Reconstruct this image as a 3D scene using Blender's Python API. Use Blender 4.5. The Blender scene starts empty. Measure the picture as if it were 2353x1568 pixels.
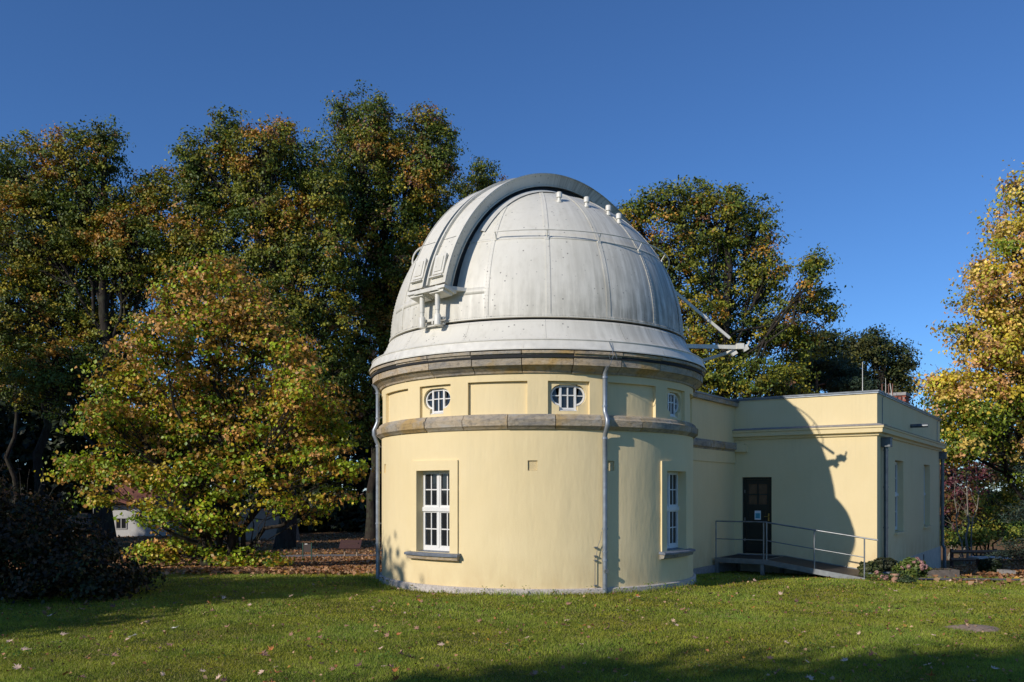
import bpy, math, random
import numpy as np
from mathutils import Vector
from mathutils.geometry import delaunay_2d_cdt
scn = bpy.context.scene
R_ = math.radians
# ------------------------------------------------------------------ camera, sky, sun, exposure
cam_d = bpy.data.cameras.new("camera"); cam = bpy.data.objects.new("camera", cam_d)
scn.collection.objects.link(cam); scn.camera = cam
cam.location = (0, 0, 1.9); cam.rotation_euler = (R_(90), 0, 0)
cam_d.sensor_width = 36; cam_d.lens = 30.08; cam_d.shift_y = 0.1462
cam_d.clip_start = 0.1; cam_d.clip_end = 2000
F, HZ, CXI = 1966., 1128., 1176.5           # focal length and horizon in pixels of a 2353 wide copy of the photo
SUN_EL, SUN_AZ = 26.0, 226.5                # sun direction: behind the camera and to the left (azimuth clockwise from +Y)
w = bpy.data.worlds.new("World"); scn.world = w; w.use_nodes = True
nt = w.node_tree
sky = nt.nodes.new('ShaderNodeTexSky'); sky.sky_type = 'NISHITA'; sky.sun_disc = False
sky.sun_elevation = R_(SUN_EL); sky.sun_rotation = R_(SUN_AZ)
sky.air_density = 0.9; sky.dust_density = 0.0; sky.ozone_density = 10; sky.altitude = 50
bg = nt.nodes['Background']; bg.inputs[1].default_value = 0.129
nt.links.new(sky.outputs[0], bg.inputs[0])
sd = bpy.data.lights.new("sun", 'SUN'); sd.energy = 4.0; sd.angle = R_(0.53); sd.color = (1, .925, .835)
so = bpy.data.objects.new("sun", sd); scn.collection.objects.link(so)
sa, se = R_(SUN_AZ), R_(SUN_EL)
sdir = Vector((math.sin(sa)*math.cos(se), math.cos(sa)*math.cos(se), math.sin(se)))
so.rotation_euler = sdir.to_track_quat('Z', 'Y').to_euler(); so.location = (-20, -20, 20)
scn.view_settings.view_transform = 'Standard'; scn.view_settings.look = 'None'
scn.view_settings.exposure = 0; scn.view_settings.gamma = 1
scn.render.engine = 'CYCLES'
scn.cycles.max_bounces = 6; scn.cycles.transparent_max_bounces = 8

rng = np.random.default_rng(7); random.seed(7)
# ------------------------------------------------------------------ helpers
def at(px, py, Y): return Vector(((px-CXI)/F*Y, Y, 1.9-(py-HZ)/F*Y))
def sp(x, k=1.5): return math.log1p(math.exp(min(40, x*k)))/k
def gz(x, y):
    a = -0.058*sp(y-19.0); a = -1.45*math.tanh(-a/1.45*1.0) if a < 0 else a
    t = min(1, max(0, (y-10)/8)); t = t*t*(3-2*t)
    b = -0.022*min(sp(x-3), 16)*t
    bump = 0.018*math.sin(x*.9+y*.4)+0.014*math.sin(y*1.3-x*.5)
    far = min(1, max(0, (y-110)/100))
    return (a+b)*(1-far)+bump
def gza(X, Y):
    spf = lambda v, k=1.5: np.log1p(np.exp(np.minimum(40, v*k)))/k
    a = -1.45*np.tanh(0.058*spf(Y-19.0)/1.45)
    t = np.clip((Y-10)/8, 0, 1); t = t*t*(3-2*t)
    b = -0.022*np.minimum(spf(X-3), 16)*t
    far = np.clip((Y-110)/100, 0, 1)
    return (a+b)*(1-far)+0.018*np.sin(X*.9+Y*.4)+0.014*np.sin(Y*1.3-X*.5)

class MB:
    def __init__(s): s.v = []; s.f = []
    def add(s, vs, fs):
        o = len(s.v); s.v += [tuple(p) for p in vs]; s.f += [tuple(i+o for i in f) for f in fs]
    def box(s, c, ux, uy, uz):          # centre, three half-extent vectors (right handed)
        c, ux, uy, uz = map(Vector, (c, ux, uy, uz))
        vs = [c+a*ux+b*uy+d*uz for d in (-1, 1) for b in (-1, 1) for a in (-1, 1)]
        s.add(vs, [(0,2,3,1),(4,5,7,6),(0,1,5,4),(2,6,7,3),(0,4,6,2),(1,3,7,5)])
    def bbox(s, x0, x1, y0, y1, z0, z1):
        s.box(((x0+x1)/2,(y0+y1)/2,(z0+z1)/2), ((x1-x0)/2,0,0), (0,(y1-y0)/2,0), (0,0,(z1-z0)/2))
    def tube(s, pts, r, n=8, cap=True):
        pts = [Vector(p) for p in pts]; rs = r if isinstance(r, (list, tuple)) else [r]*len(pts)
        o = len(s.v); up = None
        for i, p in enumerate(pts):
            d = (pts[min(i+1, len(pts)-1)]-pts[max(i-1, 0)])
            if d.length < 1e-9: d = Vector((0,0,1))
            d.normalize()
            if up is None: up = d.orthogonal().normalized()
            else:
                up = up-d*up.dot(d); up = up.normalized() if up.length > 1e-6 else d.orthogonal().normalized()
            b = d.cross(up)
            for k in range(n):
                a = 2*math.pi*k/n; s.v.append(tuple(p+(up*math.cos(a)+b*math.sin(a))*rs[i]))
        for i in range(len(pts)-1):
            for k in range(n):
                k2 = (k+1) % n; s.f.append((o+i*n+k, o+i*n+k2, o+(i+1)*n+k2, o+(i+1)*n+k))
        if cap:
            s.f.append(tuple(o+k for k in reversed(range(n)))); s.f.append(tuple(o+(len(pts)-1)*n+k for k in range(n)))
    def strip(s, rows, closed=False):   # rows: list of equally long point lists
        n = len(rows[0]); o = len(s.v)
        for r in rows: s.v += [tuple(p) for p in r]
        for i in range(len(rows)-1):
            for k in range(n if closed else n-1):
                k2 = (k+1) % n; s.f.append((o+i*n+k, o+i*n+k2, o+(i+1)*n+k2, o+(i+1)*n+k))
    def build(s, name, mat, parent=None, smooth=False, fix=True):
        me = bpy.data.meshes.new(name); me.from_pydata(s.v, [], s.f)
        if fix:
            import bmesh
            b = bmesh.new(); b.from_mesh(me); bmesh.ops.recalc_face_normals(b, faces=b.faces); b.to_mesh(me); b.free()
        if smooth: me.polygons.foreach_set('use_smooth', [True]*len(me.polygons))
        me.materials.append(mat); return link(name, me, parent)
def link(name, me, parent=None):
    o = bpy.data.objects.new(name, me); scn.collection.objects.link(o); o.parent = parent; return o
def tag(o, label=None, cat=None, group=None, kind=None):
    if label: o['label'] = label
    if cat: o['category'] = cat
    if group: o['group'] = group
    if kind: o['kind'] = kind
    return o
def thing(name, label, cat, group=None):
    e = bpy.data.objects.new(name, None); scn.collection.objects.link(e); return tag(e, label, cat, group)
def smooth_angle(o, deg=35):
    me = o.data
    me.polygons.foreach_set('use_smooth', [True]*len(me.polygons)); me.set_sharp_from_angle(angle=R_(deg)); return o

# ------------------------------------------------------------------ materials
class NT:
    def __init__(s, name):
        s.m = bpy.data.materials.new(name); s.m.use_nodes = True; s.t = s.m.node_tree
        s.b = s.t.nodes['Principled BSDF']; s.geo = s.n('ShaderNodeNewGeometry')
    def n(s, k, **kw):
        x = s.t.nodes.new(k)
        for a, b in kw.items(): setattr(x, a, b)
        return x
    def l(s, a, b): s.t.links.new(a, b)
    def noise(s, scale, detail=4, rough=.6, vec=None, stretch=None, dist=0):
        x = s.n('ShaderNodeTexNoise'); x.inputs['Scale'].default_value = scale; x.inputs['Detail'].default_value = detail
        x.inputs['Roughness'].default_value = rough; x.inputs['Distortion'].default_value = dist
        v = vec or s.geo.outputs['Position']
        if stretch:
            mp = s.n('ShaderNodeMapping'); mp.inputs['Scale'].default_value = stretch; s.l(v, mp.inputs[0]); v = mp.outputs[0]
        s.l(v, x.inputs['Vector']); return x.outputs['Fac']
    def ramp(s, fac, stops):
        x = s.n('ShaderNodeValToRGB'); e = x.color_ramp.elements
        while len(e) < len(stops): e.new(.5)
        for el, (p, c) in zip(e, stops):
            el.position = p; el.color = (*c, 1) if len(c) == 3 else c
        s.l(fac, x.inputs[0]); return x.outputs[0]
    def rampf(s, fac, a, b): return s.ramp(fac, [(a, (0,0,0)), (b, (1,1,1))])
    def mix(s, fac, a, b, mode='MIX'):
        x = s.n('ShaderNodeMix', data_type='RGBA', blend_type=mode)
        for sock, v in ((x.inputs[0], fac), (x.inputs[6], a), (x.inputs[7], b)):
            if isinstance(v, (int, float)): sock.default_value = v
            elif isinstance(v, tuple): sock.default_value = (*v, 1)
            else: s.l(v, sock)
        return x.outputs[2]
    def math(s, op, a, b=None):
        x = s.n('ShaderNodeMath', operation=op)
        for i, v in enumerate((a, b)):
            if v is None: continue
            if isinstance(v, (int, float)): x.inputs[i].default_value = v
            else: s.l(v, x.inputs[i])
        return x.outputs[0]
    def bump(s, h, strength=.3, dist=.01):
        x = s.n('ShaderNodeBump'); x.inputs['Strength'].default_value = strength; x.inputs['Distance'].default_value = dist
        s.l(h, x.inputs['Height']); s.l(x.outputs[0], s.b.inputs['Normal'])
    def col(s, c):
        if isinstance(c, tuple): s.b.inputs['Base Color'].default_value = (*c, 1)
        else: s.l(c, s.b.inputs['Base Color'])
    def rough(s, r, metal=0, spec=.5):
        s.b.inputs['Roughness'].default_value = r; s.b.inputs['Metallic'].default_value = metal; s.b.inputs['Specular IOR Level'].default_value = spec
    def z(s):
        x = s.n('ShaderNodeSeparateXYZ'); s.l(s.geo.outputs['Position'], x.inputs[0]); return x.outputs

def simple(name, c, rough=.5, metal=0, var=.12, scale=8, bump=0, spec=.5):
    m = NT(name); n = m.noise(scale)
    m.col(m.ramp(n, [(.3, tuple(x*(1-var) for x in c)), (.7, tuple(min(1, x*(1+var)) for x in c))]))
    m.rough(rough, metal, spec)
    if bump: m.bump(m.noise(scale*6), bump)
    return m.m
def plaster_mat():
    m = NT('cream_plaster'); big = m.noise(.7, 4); col = m.ramp(big, [(.3, (.77,.625,.345)), (.7, (.81,.665,.385))])
    st = m.noise(1, 5, .6, stretch=(2, 2, .7)); col = m.mix(m.math('MULTIPLY', m.rampf(st, .5, .8), .22), col, (.68,.56,.31))
    zz = m.z()[2]; base = m.n('ShaderNodeMapRange'); base.inputs[1].default_value = .75; base.inputs[2].default_value = -.1
    m.l(zz, base.inputs[0]); vs_ = m.noise(1, 5, .7, stretch=(11, 11, .35)); zb2 = m.n('ShaderNodeMapRange'); zb2.inputs[1].default_value = 1.2; zb2.inputs[2].default_value = 3.05; m.l(zz, zb2.inputs[0])
    col = m.mix(m.math('MULTIPLY', m.math('MULTIPLY', m.rampf(vs_, .52, .78), zb2.outputs[0]), .20), col, (.50,.43,.27)); dirt = m.math('MULTIPLY', base.outputs[0], m.rampf(m.noise(3, 6, stretch=(1,1,.5)), .35, .7))
    col = m.mix(m.math('MULTIPLY', dirt, .65), col, (.54,.36,.17)); sp_ = m.rampf(m.noise(26, 2), .74, .78)
    col = m.mix(m.math('MULTIPLY', sp_, .22), col, (.45,.34,.18)); m.col(col); m.rough(.92, 0, .2)
    h = m.math('ADD', m.math('MULTIPLY', m.noise(2.6, 3, stretch=(1,1,.3)), 9.), m.noise(70, 3)); m.bump(h, .35, .006); return m.m
def stone_mat():
    m = NT('weathered_sandstone'); oi = m.n('ShaderNodeObjectInfo').outputs['Random']
    v = m.n('ShaderNodeVectorMath', operation='ADD'); m.l(m.geo.outputs['Position'], v.inputs[0])
    cb = m.n('ShaderNodeCombineXYZ'); m.l(m.math('MULTIPLY', oi, 37), cb.inputs[0]); m.l(cb.outputs[0], v.inputs[1])
    a = m.noise(1.6, 7, .65, vec=v.outputs[0], stretch=(1, 1, 3.4), dist=.5)
    col = m.ramp(a, [(.28, (.16,.15,.14)), (.40, (.36,.33,.28)), (.52, (.50,.42,.30)), (.62, (.46,.43,.37)), (.76, (.64,.57,.46))])
    col = m.mix(m.rampf(m.noise(1.1, 4, vec=v.outputs[0]), .54, .64), col, (.48,.34,.15))
    col = m.mix(m.math('MULTIPLY', m.rampf(m.noise(14, 5), .5, .72), .55), col, (.11,.10,.09))
    tint = m.ramp(oi, [(0, (.70,.72,.75)), (.35, (1,.97,.93)), (.7, (1.1,1.0,.86)), (1, (.85,.86,.90))]); m.col(m.mix(1., col, tint, 'MULTIPLY'))
    m.rough(.9, 0, .25); m.bump(m.noise(11, 7, .75, stretch=(1,1,2.5)), .9, .03); return m.m
def dome_mat():
    m = NT('painted_dome_metal'); sx = m.z()
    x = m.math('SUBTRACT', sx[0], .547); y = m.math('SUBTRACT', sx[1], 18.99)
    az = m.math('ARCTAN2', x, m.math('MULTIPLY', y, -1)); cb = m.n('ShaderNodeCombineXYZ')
    m.l(m.math('MULTIPLY', az, 11.), cb.inputs[0]); m.l(m.math('MULTIPLY', sx[2], .35), cb.inputs[2])
    streak = m.noise(2.2, 6, .65, vec=cb.outputs[0]); cl = m.noise(.9, 5)
    col = m.ramp(cl, [(.3, (.66,.63,.53)), (.7, (.74,.71,.61))])
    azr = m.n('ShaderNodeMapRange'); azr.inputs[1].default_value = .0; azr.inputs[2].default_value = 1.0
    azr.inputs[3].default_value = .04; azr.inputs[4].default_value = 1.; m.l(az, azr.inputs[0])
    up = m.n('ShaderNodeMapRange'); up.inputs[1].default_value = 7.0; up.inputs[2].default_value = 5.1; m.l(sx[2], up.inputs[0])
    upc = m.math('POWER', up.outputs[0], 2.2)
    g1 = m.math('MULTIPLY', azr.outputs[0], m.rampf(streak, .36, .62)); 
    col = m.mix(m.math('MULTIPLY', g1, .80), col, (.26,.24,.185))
    low = m.math('MULTIPLY', upc, m.rampf(m.math('ADD', m.math('MULTIPLY', streak, .7), m.math('MULTIPLY', m.noise(3.5, 6), .4)), .46, .66))
    sel = m.n('ShaderNodeMath', operation='GREATER_THAN'); m.l(sx[2], sel.inputs[0]); sel.inputs[1].default_value = 5.12
    low = m.math('MULTIPLY', low, sel.outputs[0])
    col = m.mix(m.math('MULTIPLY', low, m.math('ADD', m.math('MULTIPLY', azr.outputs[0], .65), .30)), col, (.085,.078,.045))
    sk = m.rampf(m.noise(3.0, 5, stretch=(3, 3, .6)), .5, .8); col = m.mix(m.math('MULTIPLY', sk, .35), col, (.42,.39,.30))
    vo = m.n('ShaderNodeTexVoronoi'); vo.inputs['Scale'].default_value = 9; m.l(m.geo.outputs['Position'], vo.inputs['Vector'])
    dots = m.math('MULTIPLY', m.ramp(vo.outputs['Distance'], [(.09, (1,1,1)), (.17, (0,0,0))]), m.rampf(m.noise(1.7, 3), .46, .56))
    col = m.mix(m.math('MULTIPLY', dots, .8), col, (.13,.12,.10)); m.col(col)
    m.rough(.5); m.l(m.ramp(streak, [(.3, (.42,)*3), (.7, (.62,)*3)]), m.b.inputs['Roughness'])
    m.bump(m.noise(2.5, 3), .12, .02); return m.m
def leaf_mat(name, trans=.15, rough=.55):
    m = NT(name); at_ = m.n('ShaderNodeAttribute'); at_.attribute_name = 'col'
    m.b.inputs['Roughness'].default_value = rough; m.b.inputs['Specular IOR Level'].default_value = .35
    m.l(at_.outputs['Color'], m.b.inputs['Base Color'])
    tr = m.n('ShaderNodeBsdfTranslucent'); m.l(m.mix(1., at_.outputs['Color'], (1.2,1.25,.6), 'MULTIPLY'), tr.inputs[0])
    mx = m.n('ShaderNodeMixShader'); mx.inputs[0].default_value = trans
    m.l(m.b.outputs[0], mx.inputs[1]); m.l(tr.outputs[0], mx.inputs[2])
    m.l(mx.outputs[0], m.t.nodes['Material Output'].inputs[0]); return m.m
def bark_mat(name, c):
    m = NT(name); n = m.noise(9, 6, .7, stretch=(1, 1, .18)); n2 = m.noise(1.2, 3)
    col = m.ramp(n, [(.35, tuple(x*.4 for x in c)), (.6, c)]); col = m.mix(m.math('MULTIPLY', m.rampf(n2, .5, .7), .4), col, (.10,.12,.07))
    m.col(col); m.rough(.95, 0, .1); m.bump(n, .9, .04); return m.m
def ground_mat():
    m = NT('lawn_soil'); p = m.z(); n = m.noise(.35, 5); f = m.noise(9, 6, .7)
    col = m.mix(f, (.045,.06,.014), (.12,.14,.030)); col = m.mix(m.math('MULTIPLY', m.rampf(n, .45, .7), .5), col, (.13,.13,.045))
    dry = m.rampf(m.noise(.8, 4), .66, .72); col = m.mix(m.math('MULTIPLY', dry, .45), col, (.16,.11,.06))
    lit = m.n('ShaderNodeMapRange'); lit.inputs[1].default_value = 19.2; lit.inputs[2].default_value = 22.5; m.l(p[1], lit.inputs[0])
    lf = m.ramp(m.noise(6, 6, .75), [(.35, (.10,.055,.025)), (.5, (.24,.13,.06)), (.62, (.33,.21,.12)), (.75, (.07,.075,.025))])
    col = m.mix(m.math('MULTIPLY', lit.outputs[0], m.rampf(m.noise(.5, 5), .30, .5)), col, lf)
    m.col(col); m.rough(1, 0, .1); m.bump(f, .8, .05); return m.m
def glass_mat():
    m = NT('dark_window_glass'); m.col((.018,.02,.022)); m.rough(.04, 0, .6); m.bump(m.noise(3, 2), .05, .02); return m.m
def zinc_mat(name='zinc', c=(.30,.33,.36)):
    m = NT(name); n = m.noise(7, 5); m.col(m.ramp(n, [(.3, tuple(x*.75 for x in c)), (.7, tuple(x*1.2 for x in c))])); m.rough(.42, .55); return m.m
def brick_mat():
    return simple('red_brick', (.30,.085,.05), .9, var=.3, scale=14)
def asphalt_mat():
    m = NT('path_gravel'); m.col(m.ramp(m.noise(60, 4), [(.3, (.13,.12,.11)), (.7, (.24,.22,.20))])); m.rough(.95, 0, .2); m.bump(m.noise(80, 3), .5); return m.m
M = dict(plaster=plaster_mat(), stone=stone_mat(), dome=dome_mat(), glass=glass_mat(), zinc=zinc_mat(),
    zincd=zinc_mat('dark_zinc', (.13,.145,.155)), galv=zinc_mat('galvanised_steel', (.26,.275,.28)),
    white=simple('white_window_paint', (.74,.73,.69), .45, var=.05), white_metal=simple('white_dome_paint', (.68,.655,.57), .4, var=.12, scale=5),
    dark=simple('dark_gap', (.02,.02,.02), .9), door=simple('black_green_door_paint', (.010,.014,.013), .35, var=.2),
    granite=simple('granite_plinth', (.50,.45,.40), .9, var=.3, scale=30, bump=.3), slate=simple('slate_sill', (.15,.17,.20), .5, var=.3),
    ground=ground_mat(), path=asphalt_mat(), brick=brick_mat(), oakleaf=leaf_mat('oak_foliage'), bushleaf=leaf_mat('bush_foliage', .25, .45),
    yleaf=leaf_mat('yellow_foliage', .3), grass=leaf_mat('grass_blades', .3, .6), litter=leaf_mat('dry_leaves', .1, .6),
    needle=leaf_mat('needles', .05, .6), bark=bark_mat('oak_bark', (.05,.042,.034)), lbark=bark_mat('pale_bark', (.30,.27,.22)),
    pbark=bark_mat('pine_bark', (.32,.16,.10)), wood=simple('brown_timber', (.065,.028,.022), .7, var=.3, scale=20), post=simple('pale_post', (.33,.25,.17), .8),
    green=simple('green_post_paint', (.02,.08,.055), .5), housew=simple('white_house_render', (.50,.49,.46), .9, var=.06), tan=simple('tan_render', (.36,.29,.22), .9),
    tile=simple('red_roof_tile', (.16,.06,.04), .85, var=.35, scale=6), carp=simple('black_car_paint', (.012,.012,.014), .15), tyre=simple('tyre_rubber', (.02,.02,.02), .9),
    blue=simple('blue_tarpaulin', (.02,.14,.55), .5), red=simple('red_lamp', (.35,.01,.01), .2), brass=simple('brass', (.55,.40,.14), .3, 1), paper=simple('paper', (.75,.80,.82), .8),
    print=simple('blue_print', (.10,.42,.55), .7), terra=simple('terracotta', (.42,.24,.16), .85), planter=simple('blue_grey_planter', (.16,.19,.24), .6),
    concrete=simple('concrete', (.30,.28,.26), .95, var=.2, scale=12), plinthw=simple('pale_plinth', (.58,.53,.43), .9, var=.15, scale=6), rust=simple('rusty_iron', (.20,.09,.06), .8),
    pink=simple('faded_pink_petals', (.42,.22,.19), .8, var=.3, scale=40), graywall=simple('grey_render', (.36,.35,.33), .9))

# ------------------------------------------------------------------ ground
def axis(lims):
    out = []
    for a, b, st in lims: out += list(np.arange(a, b, st))
    return np.array(out+[lims[-1][1]])
xs = axis([(-700,-60,40),(-60,-20,4),(-20,30,.6),(30,60,4),(60,700,40)])
ys = axis([(-300,-20,20),(-20,4,3),(4,50,.6),(50,110,5),(110,1500,60)])
GX, GY = np.meshgrid(xs, ys); GZ = gza(GX, GY)-.02
g = MB(); nx = len(xs)
g.v = [tuple(p) for p in np.stack([GX, GY, GZ], -1).reshape(-1, 3)]
g.f = [(j*nx+i, j*nx+i+1, (j+1)*nx+i+1, (j+1)*nx+i) for j in range(len(ys)-1) for i in range(nx-1)]
tag(g.build('ground', M['ground'], smooth=True, fix=False), kind='structure')
def path_strip(name, pts, wd):
    m = MB(); rows = []
    for i, (x, y) in enumerate(pts):
        a = Vector(pts[min(i+1, len(pts)-1)])-Vector(pts[max(i-1, 0)]); n = Vector((-a.y, a.x)).normalized()*wd/2
        rows.append([(x+n.x*t, y+n.y*t, gz(x+n.x*t, y+n.y*t)+.012) for t in (1, .33, -.33, -1)])
    m.strip(rows); return tag(m.build(name, M['path'], fix=False), kind='structure')
path_strip('path', [(x, 21.55-.010*(x-10)) for x in np.arange(9.9, 60, .8)], 1.35)
path_strip('path', [(x, 36.0+.02*x) for x in np.arange(-45, 2, 1.)], 2.3)

# ------------------------------------------------------------------ building
CX0, CY0, RW = .547, 18.99, 3.40
def cyl(a, r, z): return Vector((CX0+r*math.sin(a), CY0-r*math.cos(a), z))
E1 = Vector((.5626, .8267, 0)); E2 = Vector((.8267, -.5626, 0)); C0 = Vector((CX0, CY0, 0))
SC = .94                                     # the annex stands this much nearer the camera than first measured
CAMP = Vector((0, 0, 1.9))
def A(al, pe, z): return CAMP+(C0+E1*al+E2*pe+Vector((0, 0, z))-CAMP)*SC
def zin(z): return 1.9+(z-1.9)/SC
B = thing('observatory_building', 'cream plastered round tower with flat-roofed annex under the white dome', 'building')
def inpoly(x, y, P):
    c = False; j = len(P)-1
    for i in range(len(P)):
        if (P[i][1] > y) != (P[j][1] > y) and x < (P[j][0]-P[i][0])*(y-P[i][1])/(P[j][1]-P[i][1])+P[i][0]: c = not c
        j = i
    return c
def sheet(outer, holes, fn, du=.12, dv=.6):
    """outer polygon and holes in (u,v); fn maps to space"""
    vs = []; es = []
    def dens(P, st):
        Q = []
        for i in range(len(P)):
            a, b = P[i], P[(i+1) % len(P)]; n = max(1, int(math.hypot(b[0]-a[0], b[1]-a[1])/st))
            Q += [(a[0]+(b[0]-a[0])*k/n, a[1]+(b[1]-a[1])*k/n) for k in range(n)]
        return Q
    polys = [dens(outer, du)]+[dens(h, du) for h in holes]
    for P in polys:
        o = len(vs); vs += [Vector(p) for p in P]; es += [(o+i, o+(i+1) % len(P)) for i in range(len(P))]
    u0, u1 = min(p[0] for p in outer), max(p[0] for p in outer); v0, v1 = min(p[1] for p in outer), max(p[1] for p in outer)
    for u in np.arange(u0+du/2, u1, du):
        for v in np.arange(v0+dv/2, v1, dv):
            if inpoly(u, v, outer) and not any(inpoly(u, v, h) for h in holes): vs.append(Vector((u, v)))
    r = delaunay_2d_cdt(vs, es, [], 0, 1e-5)
    m = MB(); m.v = [tuple(fn(p[0], p[1])) for p in r[0]]
    for f in r[2]:
        cu = sum(r[0][i][0] for i in f)/len(f); cv = sum(r[0][i][1] for i in f)/len(f)
        if inpoly(cu, cv, outer) and not any(inpoly(cu, cv, h) for h in holes): m.f.append(tuple(f))
    return m
def reveal(m, poly, f0, f1, st=.1):
    Q = []
    for i in range(len(poly)):
        a, b = poly[i], poly[(i+1) % len(poly)]; n = max(1, int(math.hypot(b[0]-a[0], b[1]-a[1])/st))
        Q += [(a[0]+(b[0]-a[0])*k/n, a[1]+(b[1]-a[1])*k/n) for k in range(n)]
    n = len(Q); vs = [f0(*q) for q in Q]+[f1(*q) for q in Q]
    m.add(vs, [(i, (i+1) % n, n+(i+1) % n, n+i) for i in range(n)])
def rect(u0, u1, v0, v1): return [(u0, v0), (u1, v0), (u1, v1), (u0, v1)]
def cylfn(R): return lambda u, v: cyl(u/RW, R, v)
WA0 = R_(-36.6)
WINS = [WA0+k*R_(45) for k in (-1, 0, 1, 2, 3)]; LOW = [R_(-37.2), R_(53)]
def ua(a): return a*RW
# attic panels
panels = []; deg = R_(1)
for wv in WINS: panels.append(('win', wv, rect(ua(wv-6.6*deg), ua(wv+6.6*deg), 3.27, 3.905)))
for wv in WINS[:-1]+[WINS[0]-R_(45)]:
    c = wv+22.5*deg; panels.append(('plain', c, rect(ua(c-9.6*deg), ua(c+9.6*deg), 3.27, 3.905)))
lowholes = [rect(ua(a-7.15*deg), ua(a+7.15*deg), .73, 2.285) for a in LOW]
vents = [(R_(-2.9), 2.36), (R_(21.9), 2.36), (R_(-70), 2.36)]
vh = [rect(ua(a)-.088, ua(a)+.088, z-.092, z+.092) for a, z in vents]
a0, a1 = R_(-125), R_(125)
wallm = sheet(rect(ua(a0), ua(a1), -.15, 4.06), [p[2] for p in panels]+lowholes+vh, cylfn(RW))
o = wallm.build('tower_wall', M['plaster'], B, smooth=True, fix=False)
m = MB(); m.strip([[cyl(a, RW, z) for a in np.linspace(a1, a0+2*math.pi, 24)] for z in (-.15, 4.06)]); m.build('rear_wall', M['plaster'], B, smooth=True)
RP = RW-.065
def rev(P, f0, f1, st=.1):
    m = MB(); reveal(m, P, f0, f1, st); m.build('reveal', M['plaster'], B)
for k, c, P in panels: rev(P, cylfn(RW), cylfn(RP))
for P in lowholes: rev(P, cylfn(RW+.03), cylfn(RW-.30))
for P in vh: rev(P, cylfn(RW), cylfn(RW-.05))
def oval(c):
    cz = 3.648; hw, hh = .345, .195; rw = .175; P = []
    pts = []
    def arc(sgn, t0, t1, n=12):
        for i in range(n+1):
            t = R_(t0+(t1-t0)*i/n); pts.append((sgn*(hw-hh)+math.cos(t)*hh, cz+math.sin(t)*hh))
    lim = math.degrees(math.acos((rw-hw+hh)/hh))
    pts = [(rw, 3.36)]
    arc(1, -lim, lim); pts += [(rw, 3.85), (-rw, 3.85)]; arc(-1, 180-lim, 180+lim); pts.append((-rw, 3.36))
    return [(ua(c)+p[0], p[1]) for p in pts]
for k, c, P in panels:
    if k == 'win': rev(oval(c), cylfn(RP), cylfn(RP-.16), .05)
for k, c, P in panels:
    s_ = sheet(P, [oval(c)] if k == 'win' else [], cylfn(RP), .06 if k == 'win' else .12)
    s_.build('attic_panel', M['plaster'], B, smooth=True, fix=False)
# raised casings round the lower windows
for a, P in zip(LOW, lowholes):
    q = rect(ua(a-9.9*deg), ua(a+10.1*deg), .62, 2.475); s_ = sheet(q, [P], cylfn(RW+.03), .1)
    m = s_; reveal(m, q, cylfn(RW+.03), cylfn(RW-.01)); m.build('window_surround', M['plaster'], B, smooth=False, fix=False)
for a, z in vents:
    m = MB(); n_ = 7; r = RW-.035; s = .088
    m.box(cyl(a, RW-.05, z), Vector((math.cos(a), math.sin(a), 0))*s, Vector((math.sin(a), -math.cos(a), 0))*.004, (0, 0, .092))
    gr = m.build('grille_backing', M['dark'], None); m = MB()
    for i in range(-n_, n_+1):
        for sg in (1, -1):
            t = i/n_*2*s; lo = max(-s, t-s) ; hi = min(s, t+s)
            if hi-lo < .02: continue
            p = [cyl(a+(x)/RW, r, z+sg*(x-t)) for x in (lo, hi)]; m.tube(p, .0065, 4)
    v = m.build('ventilation_grille', M['plaster'], B); gr.parent = v
# plinth
def revolve(m, prof, b0, b1, n, ends=True):
    rows = [[cyl(b0+(b1-b0)*i/n, r, z) for r, z in prof] for i in range(n+1)]; m.strip(rows)
    if ends:
        k = len(prof); o = len(m.v)-(n+1)*k; m.f.append(tuple(o+i for i in reversed(range(k)))); m.f.append(tuple(o+n*k+i for i in range(k)))
m = MB(); revolve(m, [(RW-.02, -.4), (RW+.065, -.4), (RW+.06, .095), (RW+.03, .11), (RW-.02, .11)], R_(-130), R_(120), 120)
m.build('plinth', M['granite'], B)
# string course and main cornice, stone by stone
def stones(prof, name, n, gap=.25, off=0):
    for i in range(n):
        b0 = off+i*2*math.pi/n; mid = math.degrees(b0)%360
        jr = random.uniform(-.008, .008); jz = random.uniform(-.004, .004)
        m = MB(); revolve(m, [((r+jr if r > RW else r), z+jz) for r, z in prof], b0+R_(gap)/2, b0+2*math.pi/n-R_(gap)/2, 7)
        m.build(name, M['stone'], B)
stones([(RW-.02,3.02),(RW+.03,3.02),(RW+.065,3.055),(RW+.105,3.085),(RW+.115,3.20),(RW+.075,3.225),(RW+.06,3.27),(RW+.02,3.30),(RW-.09,3.295),(RW-.09,3.26),(RW-.02,3.25)], 'string_course_stone', 25, off=R_(4))
stones([(RW-.02,4.04),(RW+.035,4.045),(RW+.05,4.08),(RW+.12,4.13),(RW+.165,4.165),(RW+.195,4.17),(RW+.20,4.325),(RW+.215,4.33),(RW+.225,4.36),(RW+.25,4.37),(RW+.25,4.42),(RW+.20,4.44),(RW-.2,4.44),(RW-.2,4.3),(RW-.02,4.3)], 'cornice_stone', 24, off=R_(9))
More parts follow.
